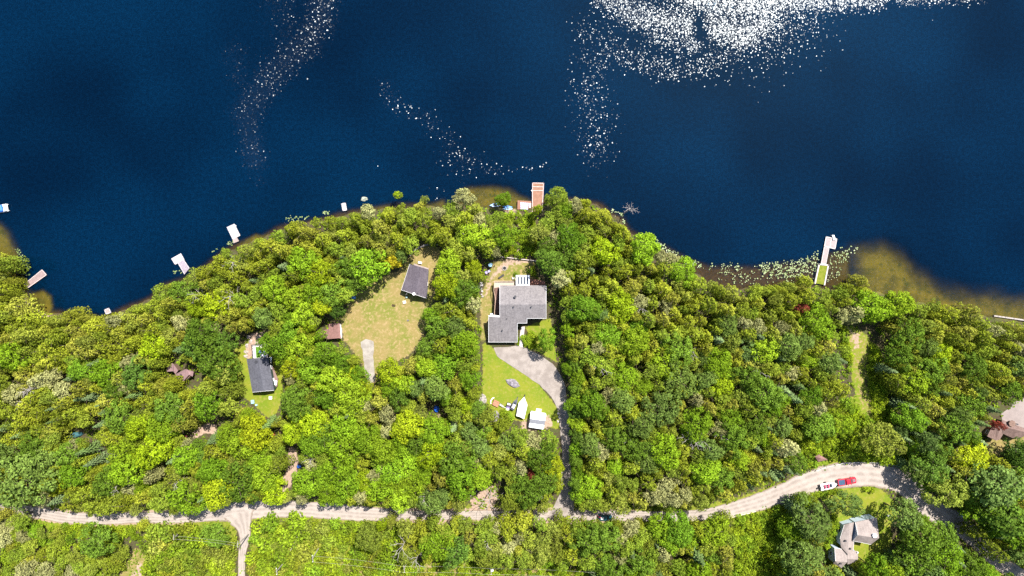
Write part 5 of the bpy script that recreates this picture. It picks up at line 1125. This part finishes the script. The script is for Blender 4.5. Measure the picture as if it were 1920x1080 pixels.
REG = [  # (polygon px, {kind:weight})
 ([(200,780),(420,740),(560,720),(640,640),(845,640),(845,975),(200,975)], dict(maple=8, cedar=2.2, birch=1.6, oak=.6, pine=.2, spruce=.15)),
 ([(300,600),(460,470),(650,430),(850,430),(850,640),(600,720),(300,720)], dict(maple=3., cedar=3.4, birch=1.2, oak=1.2, pine=.5, spruce=.2)),
 ([(845,440),(1080,440),(1080,975),(845,975)], dict(maple=3, cedar=2.2, birch=2., oak=.9, pine=.8, spruce=.2)),
 ([(845,340),(1080,340),(1080,440),(845,440)], dict(maple=2, cedar=3, birch=3, oak=.5)),
 ([(1480,860),(1980,720),(1980,1160),(1460,1160)], dict(maple=2.6, oak=2.2, cedar=1.4, pine=1.6, spruce=.5)),
 ([(1640,620),(1980,640),(1980,760),(1660,840)], dict(maple=2.0, oak=1.2, cedar=3.6, pine=.6, spruce=.3)),
 ([(1080,900),(1400,900),(1480,1160),(1080,1160)], dict(maple=2.6, birch=2., cedar=3., oak=1, pine=.3, spruce=.4)),
 ([(640,975),(1080,975),(1080,1160),(640,1160)], dict(birch=3, cedar=3, maple=2, oak=.4)),
 ([(-80,975),(460,975),(460,1160),(-80,1160)], dict(birch=3.2, shrub=1.5, maple=.8, oak=.5, cedar=2.5)),
 ([(1080,560),(1330,600),(1300,900),(1080,960)], dict(maple=2.6, cedar=4.2, birch=1.5, oak=.8, pine=.4)),
]
DEFW = dict(cedar=7.4, maple=1.5, birch=1.3, oak=.8, pine=.6, spruce=.6)
def pip(poly, x, y):
    c = False; j = len(poly)-1
    for i in range(len(poly)):
        xi, yi = poly[i]; xj, yj = poly[j]
        if (yi > y) != (yj > y) and x < (xj-xi)*(y-yi)/(yj-yi)+xi: c = not c
        j = i
    return c
BLD = [[(310,680),(336,680),(366,693),(362,708),(338,727),(328,703),(310,700)], [(594,620),(616,604),(641,604),(642,637),(596,636)], [(1848,820),(1858,800),(1880,786),(1900,793),(1930,805),(1930,828),(1848,828)],
       [(1560,1024),(1576,1005),(1582,982),(1645,970),(1650,1012),(1612,1024),(1610,1052),(1578,1068),(1560,1058)], [(172,838),(188,838),(188,849),(172,849)], [(1527,853),(1552,855),(1552,866),(1527,866)], [(126,808),(156,808),(156,820),(126,820)],
       [(813,760),(825,760),(825,774),(813,774)], [(910,490),(925,490),(925,515),(908,515)], [(1796,956),(1807,956),(1807,972),(1796,972)], [(510,810),(517,810),(517,818),(510,818)], [(556,869),(566,869),(566,880),(556,880)],
       [(920,378),(960,378),(960,394),(920,394)], [(966,374),(998,374),(998,396),(966,396)], [(996,342),(1020,342),(1019,392),(996,392)], [(745,490),(806,490),(806,575),(745,575)],
       [(320,474),(348,480),(352,500),(338,505),(320,492)], [(424,418),(452,418),(452,448),(424,448)], [(640,380),(650,380),(650,390),(640,390)], [(34,500),(90,500),(90,522),(60,548),(34,546)], [(1530,494),(1556,494),(1548,533),(1532,531)], [(1540,440),(1572,440),(1560,500),(1536,500)], [(1862,590),(1990,600),(1990,612),(1862,597)], [(196,580),(208,580),(208,587),(196,587)]]
CLP = [[(-80,395),(8,410),(40,445),(56,490),(66,530),(100,560),(100,575),(60,552),(40,536),(26,520),(8,482),(-80,450)], DIRT3, GAP2, MEADOW, CABIN, YARD, DRIVE, TRAIL, PATIO, RLAWN, FLAWN, DIRT1, DIRT2, GAPL, GAPM, ROADP, SPURP, SHRB, SHRC, SHRD, PWR, VERGE, COVE, PATHC]
def pxsd(x, y, polys): return max(float(polysd(p, np.array([x]), np.array([y]))[0]) for p in polys)
placed = []; cell = {}
def near_ok(x, y, r, f):
    cx, cy = int(x//40), int(y//40)
    for i in range(cx-2, cx+3):
        for j in range(cy-2, cy+3):
            for q in cell.get((i, j), ()):
                if math.hypot(q[0]-x, q[1]-y) < (q[2]+r)*f: return False
    return True
def put(x, y, r, kd, mat, label=None):
    placed.append((x, y, r, kd, mat, label)); cell.setdefault((int(x//40), int(y//40)), []).append((x, y, r))
for x, y, r, kd, mat, lb in MAN: put(x, y, r, kd, mat, lb)
for x, y, r, lb in REDS: put(x, y, r, 'maple' if r > 7 else 'shrub', 'red', lb)
# distance fields on a coarse raster for speed
gx = np.arange(-80, 2004, 4); gy = np.arange(330, 1164, 4); GX, GY = np.meshgrid(gx, gy)
F_clear = np.max([polysd(p, GX, GY) for p in CLP], axis=0); F_bld = np.max([polysd(p, GX, GY) for p in BLD], axis=0)
F_hard = np.max([polysd(p, GX, GY) for p in (MEADOW, CABIN, YARD, DRIVE, TRAIL, PATIO, RLAWN, FLAWN, DIRT1, DIRT2, ROADP, SPURP, PATHC)], axis=0)
F_shore = polysd(SHORE, GX, GY)
F_sun = np.max([polysd(p, GX, GY) for p in (CABIN, YARD, TRAIL, PATIO, RLAWN, FLAWN, DIRT1, DIRT2, DIRT3, PATHC, GAP2, [(700,560),(800,500),(800,640),(700,710)], [(925,655),(1040,700),(1050,760),(960,700)])], axis=0)
def look(Fd, x, y): return float(Fd[min(max(int((y-330)/4+.5), 0), len(gy)-1), min(max(int((x+80)/4+.5), 0), len(gx)-1)])
CAPS = dict(maple=10**6, cedar=10**6)
def weights(x, y):
    if look(F_shore, x, y) < 60 and not (845 < x < 1080) and x < 1980: return dict(cedar=8, birch=1.6, maple=.5, oak=.15)
    for poly, w in REG:
        if pip(poly, x, y): return w
    return DEFW
RAD = {'maple': (15, 33), 'oak': (17, 31), 'pine': (15, 25), 'birch': (11, 20), 'cedar': (11, 23), 'spruce': (10, 15), 'shrub': (7, 12)}
for lo, hi, n, f in ((.55, 1., 18000, .58), (.2, .6, 20000, .54), (0, .25, 26000, .52)):
    for _ in range(n):
        x, y = rnd.uniform(-60, 1985), rnd.uniform(345, 1150); sh = look(F_shore, x, y)
        if sh < -2: continue
        w = weights(x, y); kd = rnd.choices(list(w), list(w.values()))[0]
        a, b = RAD[kd]; r = a+(b-a)*rnd.uniform(lo, hi)
        if sh < r*.45-4: continue
        if look(F_clear, x, y) > -r*(.45 if y > 900 and x < 1300 else .55) or look(F_bld, x, y) > -r*1.02: continue
        xb, yb = 960+(x-960)*.963-15, 540+(y-540)*.963+22
        if look(F_sun, xb, yb) > -r*.45 or look(F_sun, x, y) > -r*.97: continue
        if not near_ok(x, y, r, f): continue
        mat = kd
        u = rnd.random()
        if kd == 'maple': mat = 'lime' if u < .10 else ('oak' if u < .22 else 'maple')
        if kd == 'birch' and u < .18: mat = 'greybirch'
        if kd == 'cedar' and u < .05: mat = 'greybirch'
        put(x, y, r, kd, mat)
# shrubs in the thickets, verges and gardens
NOSH = [[(345,972),(440,970),(446,1008),(420,1012),(380,1004),(345,992)], [(200,1100),(236,1052),(254,1024),(272,1036),(270,1100)], [(268,984),(330,980),(352,990),(310,1000),(275,996)], [(1596,600),(1640,640),(1632,690),(1642,790),(1600,760)]]
SHZ = [(GAPL, 10, 21, .58), (GAPM, 9, 20, .6), (SHRB, 6, 12, .55), (SHRC, 6, 13, .55), (SHRD, 5, 9, .5), ([(1575,605),(1586,612),(1594,655),(1604,700),(1596,705),(1580,650)], 5, 8, .5), (PWR, 5, 10, .7), ([(1500,924),(1560,914),(1620,906),(1650,912),(1640,922),(1600,916),(1560,926),(1500,940)], 4, 7, .55),
       ([(978,632),(1000,622),(1010,652),(996,654),(984,648)], 4, 7, .5), ([(970,636),(974,634),(974,647),(969,647)], 2.5, 4, .5), ([(940,768),(962,775),(966,782),(950,790),(938,778)], 6, 9, .55), ([(1552,996),(1562,970),(1570,960),(1572,990),(1560,1030),(1545,1025)], 5, 8, .6),
       ([(60,985),(250,992),(250,1004),(60,996)], 5, 9, .6), ([(964,508),(972,508),(972,516),(964,516)], 4, 6, .6), ([(985,508),(1002,500),(1004,518),(994,518)], 5, 7, .6), ([(925,392),(1000,396),(1004,478),(944,480),(920,440)], 6, 10, .6)]
for pl, a, b, f in SHZ:
    x0 = min(p[0] for p in pl); x1 = max(p[0] for p in pl); y0 = min(p[1] for p in pl); y1 = max(p[1] for p in pl)
    for _ in range(int((x1-x0)*(y1-y0)/5)+30):
        x, y = rnd.uniform(x0, x1), rnd.uniform(y0, y1)
        if not pip(pl, x, y) or look(F_bld, x, y) > -6 or any(pip(q, x, y) for q in NOSH): continue
        if min(polysd(q, np.array([x]), np.array([y]))[0] for q in (pl,)) < 1: continue
        if max(float(polysd(q, np.array([x]), np.array([y]))[0]) for q in (ROADP, SPURP)) > -a: continue
        r = rnd.uniform(a, b)
        if near_ok(x, y, r, f):
            u = rnd.random(); put(x, y, r, 'shrub', ('birch' if u < .5 else 'cedar' if u < .68 else 'shrub') if (pl is GAPL or pl is GAPM and u > .35) else 'shrub' if u < .88 else 'lime')

LM = [((965,590),'large L-shaped house'),((978,765),'covered boat'),((1008,788),'white metal shed'),((780,528),'charcoal meadow house'),((625,620),'red-brown roofed shed'),((488,703),'slate cabin'),((338,700),'brown cottage'),((1008,369),'red lake dock'),
 ((1545,500),'grass-topped jetty'),((65,523),'long grey-brown dock'),((337,492),'slatted white dock'),((438,434),'rectangular white dock'),((645,387),'small white dock'),((1610,650),'trail clearing'),((1636,770),'lower trail end'),((1890,810),'brown bungalow'),((1600,1015),'gabled house'),
 ((1585,901),'red pickup'),((1133,969),'teal car'),((450,965),'road fork'),((757,1062),'cross-arm pole'),((920,1070),'transformer pole'),((593,1035),'leaning pole'),((545,880),'sandy drive strip'),((385,805),'sandy clearing'),((141,815),'teal tarp'),((180,844),'tiny grey shed'),((1538,860),'tan shed roof'),
 ((1890,597),'concrete seawall'),((1420,505),'lily pad bed'),((1180,395),'shoreline dead tree'),((690,700),'gravel track end'),((819,766),'blue tarp'),((260,1055),'grassy gap'),((285,650),'lime yellow maple'),((40,905),'largest dark crown'),((1353,722),'lime dome'),((1240,765),'dark pine-green crown'),
 ((1655,826),'lone round tree'),((1765,665),'pale lime maple'),((1310,1045),'star-shaped spruce'),((1506,579),'dark red tree'),((1300,820),'bleached dead limbs'),((1117,680),'dead snag'),((735,490),'golden maple'),((590,560),'bright maple clump'),((1800,965),'blue bin cover'),((255,700),'dark blue-green crown'),((60,720),'bare snags'),((997,893),'red-leaved tree'),((1066,690),'driveway curve'),((201,583),'tiny landing platform')]
ORD = ['closest','second closest','third closest','fourth closest','fifth closest','sixth closest','seventh closest','eighth closest','ninth closest','tenth closest','eleventh closest','twelfth closest']+[f'{n} closest' for n in ('thirteenth','fourteenth','fifteenth','sixteenth','seventeenth','eighteenth','nineteenth','twentieth','twenty-first','twenty-second','twenty-third','twenty-fourth','twenty-fifth','twenty-sixth','twenty-seventh','twenty-eighth','twenty-ninth','thirtieth')]
DIRS = ['right of','above right of','above','above left of','left of','below left of','below','below right of']
LOOKW = {('cedar','cedar'):'large olive cedar',('cedar','greybirch'):'large greyish cedar',('maple','maple'):'bright green maple',('maple','lime'):'lime green maple',('maple','oak'):'deep green maple',('birch','birch'):'fine-leaved olive birch',('birch','greybirch'):'pale grey-green birch',
 ('oak','oak'):'dark green oak',('pine','pine'):'dark pine',('spruce','spruce'):'blue-green spruce',('shrub','shrub'):'bright green shrub',('shrub','lime'):'yellow-green shrub',('shrub','birch'):'pale olive shrub',('shrub','cedar'):'mustard olive shrub'}
GRP = {'cedar':'cedars of the lakeside woods','maple':'maples of the lakeside woods','birch':'birches of the lakeside woods','oak':'dark broadleaf trees of the woods','pine':'pines of the woods','spruce':'spruces of the woods','shrub':'shrubs of clearings and verges'}
CAP = dict(cedar=290, maple=290, birch=290, oak=200, pine=200, spruce=120, shrub=290)
indiv = []; rest = {}
for kd in KINDS:
    L = [p for p in placed if p[3] == kd]
    inn = [p for p in L if p[5] or (-8 < p[0] < 1928 and p[1] < 1088)]; out = [p for p in L if p not in inn]
    inn.sort(key=lambda p: (0 if p[5] else 1, -p[2])); indiv += inn[:CAP[kd]]; rest[kd] = inn[CAP[kd]:]+out
lab = {}
bins = {}
for p in indiv:
    if p[5]: lab[p] = p[5]; continue
    (lx, ly), nm = min(LM, key=lambda q: math.hypot(q[0][0]-p[0], q[0][1]-p[1]))
    a = math.degrees(math.atan2(ly-p[1], p[0]-lx)) % 360; d = DIRS[int((a+22.5)//45) % 8]
    bins.setdefault((LOOKW[(p[3], p[4])], d, nm), []).append((math.hypot(lx-p[0], ly-p[1]), p))
for (lw, d, nm), L in bins.items():
    L.sort(key=lambda q: q[0])
    for i, (_, p) in enumerate(L): lab[p] = f'{lw} {d} the {nm}, {ORD[i]} such' if len(L) > 1 else f'{lw} {d} the {nm}, the only such'
def treepos(x, y, r, kd):
    Rr, Hh, nv, _ = KINDS[kd]; s = r*S/Rr; hs = s**.55 if kd != 'shrub' else s
    if kd == 'maple' and r < 13: hs = max(hs, .9)
    if kd in ('birch', 'cedar', 'maple') and y > 985 and x < 460: hs *= .55
    px, py, pz = G(x, y, Hh*hs*.72); return px, py, elev1(px, py), s, hs
for p in indiv:
    x, y, r, kd, mat, _ = p; px, py, pz, s, hs = treepos(x, y, r, kd); pz = max(pz, .02)
    nv = KINDS[kd][2]; v = rnd.randrange(nv)
    nm = NAMES[kd] if mat != 'red' else ('red_leaved_tree' if kd == 'maple' else 'red_leaved_shrub')
    t = thing(nm, lab[p], 'shrub' if kd == 'shrub' else 'tree', (px, py, pz-.05), rnd.uniform(0, 6.28), GRP[kd]); t.scale = (s, s*rnd.uniform(.8, 1.18), hs*rnd.uniform(.85, 1.12))
    for nn, me in (('crown', crown_mesh(kd, v, mat)), ('trunk', trunk_mesh(kd, v))):
        o = bpy.data.objects.new(nn, me); C.objects.link(o); o.parent = t
def merged(items, kd):
    Vs, Fs, Ts, Ms, off = [], [], [], [], 0
    for x, y, r, _, mat, _l in items:
        px, py, pz, s, hs = treepos(x, y, r, kd); i = rnd.randrange(KINDS[kd][2]); V, F, t, tm = TPL[kd][i]; a = rnd.uniform(0, 6.28); c, n = math.cos(a), math.sin(a)
        W = np.stack([px+(V[:, 0]*c-V[:, 1]*n)*s, py+(V[:, 0]*n+V[:, 1]*c)*s, max(pz, .02)+V[:, 2]*hs], 1); Vs.append(W); Fs.append(F+off); off += len(W)
        Ts.append(np.stack([t, np.full(len(t), rnd.random()), 0*t, 1+0*t], 1)); Ms.append(np.zeros(len(F), np.int32))
        k = 4; q = .17*s; ring = [(q*math.cos(j*PI/2), q*math.sin(j*PI/2)) for j in range(4)]
        TV = np.array([(px+u, py+w, pz-.3) for u, w in ring]+[(px+u*.4, py+w*.4, pz+KINDS[kd][1]*hs*.7) for u, w in ring]); Vs.append(TV)
        Fs.append(np.array([(j, (j+1) % 4, 4+(j+1) % 4, 4+j) for j in range(4)])+off); off += 8; Ts.append(np.tile([.5, .5, 0, 1], (8, 1))); Ms.append(np.ones(4, np.int32))
    me = npmesh(kd+'_trees', np.concatenate(Vs), np.concatenate(Fs), [LEAF[kd], BARK], np.concatenate(Ms), np.concatenate(Ts))
    o = bpy.data.objects.new({'shrub': 'shrubs'}.get(kd, kd+'_trees'), me); C.objects.link(o)
    tag(o, f'smaller {kd}{" bushes" if kd == "shrub" else " trees"} filling the woods between the larger ones', 'shrubs' if kd == 'shrub' else 'trees', kind='stuff')
for kd, L in rest.items():
    if L: merged(L, kd)
print('TREES', {k: sum(1 for p in placed if p[3] == k) for k in KINDS}, len(indiv))

# undergrowth on the forest floor
n = 150000; X = RS.uniform(-175, 175, n); Y = RS.uniform(-108, 32, n); sd = polysd(SHP, X, Y)
PX = X/S+960; PY = 540-Y/S
hard = np.max([polysd(CLEAR[k], X, Y) for k in ('meadow','cabin','yard','drive','trail','patio','rlawn','flawn','dirt1','dirt2','road','spur','path','cove')], axis=0)
soft = np.max([polysd(CLEAR[k], X, Y) for k in ('gapl','gapm','shrb','shrc','shrd','pwr')], axis=0)
cl = np.sin(X*.8)*np.cos(Y*.7)+.5*np.sin(X*1.9+Y*1.3)+RS.normal(0, .4, n)
keep = (sd > .5) & (hard < RS.normal(-.1, .45, n)) & (((soft > -1) & (RS.rand(n) < .5)) | ((soft <= -1) & (cl > .15))); X, Y, soft, cl = X[keep], Y[keep], soft[keep], cl[keep]
Zc = elev(X, Y)+.1+.35*np.clip(cl+.4, 0, 1.5)*RS.rand(len(X))
V, F, t = leaves(np.stack([X, Y, Zc], 1), np.tile([0, 0, 1.], (len(X), 1)), .62, .45)
me = npmesh('undergrowth', V, F, [LEAF['shrub']], tone=np.stack([t*.7, np.repeat(RS.rand(len(X))*.35, 4), 0*t, 1+0*t], 1))
o = bpy.data.objects.new('undergrowth', me); C.objects.link(o); tag(o, 'low leafy undergrowth covering the ground between trees', 'undergrowth', kind='stuff')

# ------------------------------------------------------------------ dead trees
def dead(px, py, Hh, spread, lean, label, nb=7, thick=.12, cat='dead tree', name='dead_tree', az=0):
    Hh += 4.5; rr = random.Random(int(px*7+py)); zt = Hh*.85; x, y, z = G(px, py, zt); z = max(elev1(x, y), 0); t = thing(name, label, cat, (x, y, z)); mb = MB()
    tx, ty = lean*math.cos(az), lean*math.sin(az); mb.tube([(0,0,-.4), (tx*.4, ty*.4, Hh*.5), (tx, ty, Hh)], [thick*1.3, thick, thick*.3], 6); mb.build('trunk', DEAD, t)
    mb = MB()
    for i in range(nb):
        a = 2*PI*i/nb+rr.uniform(-.4, .4); u = .55+.42*i/nb; L = spread*rr.uniform(.6, 1.1); bx, by, bz = tx*u, ty*u, Hh*u
        p1 = (bx+math.cos(a)*L*.5, by+math.sin(a)*L*.5, bz+L*.22); p2 = (bx+math.cos(a+.2)*L, by+math.sin(a+.2)*L, bz+L*.35)
        mb.tube([(bx, by, bz), p1, p2], [thick*.6, thick*.4, .03], 4, 0, False)
        for q in (-.6, .5):
            mb.tube([p1, (p1[0]+math.cos(a+q)*L*.35, p1[1]+math.sin(a+q)*L*.35, p1[2]+L*.2)], [thick*.3, .03], 4, 0, False); mb.tube([p2, (p2[0]+math.cos(a+q*1.3)*L*.25, p2[1]+math.sin(a+q*1.3)*L*.25, p2[2]+.2)], [thick*.2, .02], 4, 0, False)
    mb.build('bare_limbs', DEAD, t)
for a in [(1178,395,7,2.2,1.5,'bare grey dead tree leaning over the water, right of centre shore'), (62,728,8,2.2,1,'white bare snag in the left woods, upper of three'), (52,732,8,2.4,1.2,'white bare snag left of the upper snag'), (40,755,7,1.8,.6,'short white snag, lowest of three near left edge'),
 (437,555,9,3.2,.8,'spidery white dead tree in the woods below the rectangular dock'), (372,553,9,2.6,1,'pale dead limbs above the bright lime maple'), (440,492,9,2.8,.6,'silvery dead cedar below the rectangular white dock'), (757,1020,10,3.6,1,'big silver dead tree just above the cross-arm pole'), (782,1045,9,2.8,1,'dead limbs right of the big silver dead tree'),
 (918,938,8,3.6,.4,'bleached dead tree with star of limbs beside the road in the long lot'), (1012,918,8,1.6,1.4,'slim dead trunk right of the red-leaved tree'), (1120,683,9,2.8,1.8,'pale dead snag at the left edge of the right woods'), (1293,657,9,2.4,.9,'pale dead limbs in the upper middle right woods'),
 (1292,820,9,3.4,1,'wide bleached dead limbs, left of two, in the right woods'), (1312,822,9,3.4,1.4,'wide bleached dead limbs, right of two, in the right woods'), (1347,812,8,2.4,1,'thin pale dead limbs above right of the wide bleached ones'), (803,846,8,2.6,.8,'white starry dead limbs left of the long lot'), (798,928,9,2.,1.4,'upright pale snag near the road left of the long lot'),
 (588,858,8,2.4,1.1,'pale snag in the maples right of the blue car'), (1423,697,8,2.,.7,'small pinkish snag in the right woods below the trail woods'), (1178,820,7,2.,.6,'pale broken limbs low in the right woods'), (1122,833,7,1.6,1,'thin pale snag by the driveway woods, right side'), (876,430,8,1.8,.6,'small pale snag in woods left of the umbrella'), (1058,438,8,2.2,1.4,'pale forked snag below the big rounded tree'),
 (915,1010,9,1.6,1.8,'crooked white snag below the road at centre'), (335,904,8,1.8,.9,'white twiggy snag above the left road'), (222,910,8,2.2,.6,'grey starry snag in woods above the left road'), (665,500+262,8,1.8,.5,'grey twiggy snag in maples below the gravel track'), (1200,578,8,2.,.8,'pale snag in the upper right woods near the lot'), (1600,640,1,1,.1,'')]:
    if a[5]: dead(*a, az=math.atan2(540-a[1], a[0]-960))
def log(p0, p1, label, r=.18, z=.3):
    a = G(*p0); b = G(*p1); mb = MB(); mb.tube([(0,0,z), ((b[0]-a[0])*.5, (b[1]-a[1])*.5, (b[2]-a[2])*.5+z), (b[0]-a[0], b[1]-a[1], b[2]-a[2]+z)], [r, r*.85, r*.5], 7); o = mb.build('fallen_log', DEAD); o.location = a; tag(o, label, 'log')
log((882,930), (912,905), 'thin fallen trunk across the dirt patch at the lot corner', .15); log((560,972+30), (545,972+60), 'pale fallen trunk in shrubs right of the side road', .15)

# ------------------------------------------------------------------ lily pads and reeds
n = 26000; PXl = RS.uniform(1200, 1700, n); PYl = RS.uniform(425, 560, n)
LP = [([(1222,440),(1240,452),(1262,468),(1300,486),(1318,495),(1318,505),(1290,498),(1250,478),(1228,458)], .8), ([(1330,492),(1365,490),(1395,498),(1390,510),(1350,515),(1328,505)], .5), ([(1415,495),(1450,490),(1490,488),(1520,478),(1534,468),(1536,490),(1528,512),(1500,520),(1460,524),(1420,510)], .9),
      ([(1340,505),(1530,510),(1520,530),(1400,536),(1345,525)], .18), ([(1556,480),(1575,462),(1605,460),(1600,475),(1580,500),(1572,525),(1552,528),(1552,500)], .45), ([(1590,465),(1612,462),(1606,478)], .5)]
den = np.zeros(n)
for pl, d in LP: den = np.maximum(den, d*np.clip(polysd(pl, PXl, PYl)/5+.3, 0, 1))
cl = np.sin(PXl*.35+2*np.sin(PYl*.2))*np.cos(PYl*.41+PXl*.1)*.5+.5
kp = RS.rand(n) < den*.62*np.clip(cl*1.5-.1, .1, 1)
px_, py_ = list(PXl[kp]), list(PYl[kp])
for pl, m in (([(28,468),(36,465),(48,490),(60,505),(62,515),(50,520),(40,500),(30,485)], 150), ([(530,412),(545,404),(580,405),(572,412),(545,416)], 60), ([(425,455),(436,448),(440,458),(428,462)], 25), ([(395,471),(408,465),(410,468),(398,473)], 25), ([(605,396),(618,396),(616,402),(606,402)], 30), ([(325,508),(342,505),(340,514),(322,514)], 18), ([(1140,388),(1170,402),(1172,420),(1150,405)], 90)):
    while m > 0:
        x, y = rnd.uniform(min(p[0] for p in pl), max(p[0] for p in pl)), rnd.uniform(min(p[1] for p in pl), max(p[1] for p in pl)); m -= 1
        if pip(pl, x, y): px_.append(x); py_.append(y)
V, F, T = [], [], []
for x, y in zip(px_, py_):
    wx, wy = P(x, y, .03); r = rnd.uniform(.09, .23); a0 = rnd.uniform(0, 6.28); b = len(V); tl = rnd.uniform(0, .05)
    ring = [(wx+r*math.cos(a0+i*PI/3.2), wy+r*math.sin(a0+i*PI/3.2), .03+tl*(i % 3)) for i in range(6)]
    V += ring+[(wx, wy, .035)]; F += [(b+6, b, b+1, b+2), (b+6, b+2, b+3, b+4), (b+6, b+4, b+5, b+6)][:2]+[(b+6, b+4, b+5, b)]; T += [[rnd.random(), rnd.random(), 0, 1]]*7
m, nt = newmat('lily_pads'); t = NT(nt); a = t.attr('tone'); sp = t.n('ShaderNodeSeparateColor'); t.l(a.outputs['Color'], sp.inputs[0])
t.pbr(t.mix(sp.outputs[0], t.mix(sp.outputs[1], (.09,.13,.035), (.22,.26,.12)), (.14,.20,.05)), .35, .5)
me = npmesh('lily_pads', np.array(V), np.array(F), [m], tone=np.array(T)); o = bpy.data.objects.new('lily_pads', me); C.objects.link(o); tag(o, 'pale green lily pads floating along the right shore and coves', 'lily pads', kind='stuff')

# ------------------------------------------------------------------ light, sky, camera
SUN = Vector((410, 600, 1280)).normalized()
w = bpy.data.worlds.new('World'); bpy.context.scene.world = w; w.use_nodes = True; nt = w.node_tree; nt.nodes.clear()
sk = nt.nodes.new('ShaderNodeTexSky'); sk.sky_type = 'NISHITA'; sk.sun_disc = False; sk.sun_elevation = math.asin(SUN.z); sk.sun_rotation = math.atan2(SUN.x, SUN.y)
bg = nt.nodes.new('ShaderNodeBackground'); bg.inputs[1].default_value = .10; ou = nt.nodes.new('ShaderNodeOutputWorld'); nt.links.new(sk.outputs[0], bg.inputs[0]); nt.links.new(bg.outputs[0], ou.inputs[0])
sl = bpy.data.lights.new('sun', 'SUN'); sl.energy = 4.6; sl.angle = R(.5); sl.color = (1, .95, .87); so = bpy.data.objects.new('sun', sl); C.objects.link(so); so.rotation_euler = SUN.to_track_quat('Z', 'Y').to_euler(); so.location = (60, 80, 200)
cd = bpy.data.cameras.new('camera'); cd.lens = 24; cd.sensor_width = 36; cd.clip_end = 12000; cd.clip_start = 1; co = bpy.data.objects.new('camera', cd); C.objects.link(co); co.location = (0, 0, CAMZ); co.rotation_euler = (0, 0, 0)
sc = bpy.context.scene; sc.camera = co; vs = sc.view_settings; sc.display_settings.display_device = 'sRGB'; vs.view_transform = 'Standard'; vs.look = 'None'; vs.exposure = 1.45; vs.gamma = 1; vs.use_curve_mapping = False
cy = sc.cycles; cy.max_bounces = 5; cy.diffuse_bounces = 2; cy.glossy_bounces = 2; cy.transmission_bounces = 2; cy.transparent_max_bounces = 6; cy.sample_clamp_indirect = 4; cy.caustics_reflective = False; cy.caustics_refractive = False
cy.use_denoising = False
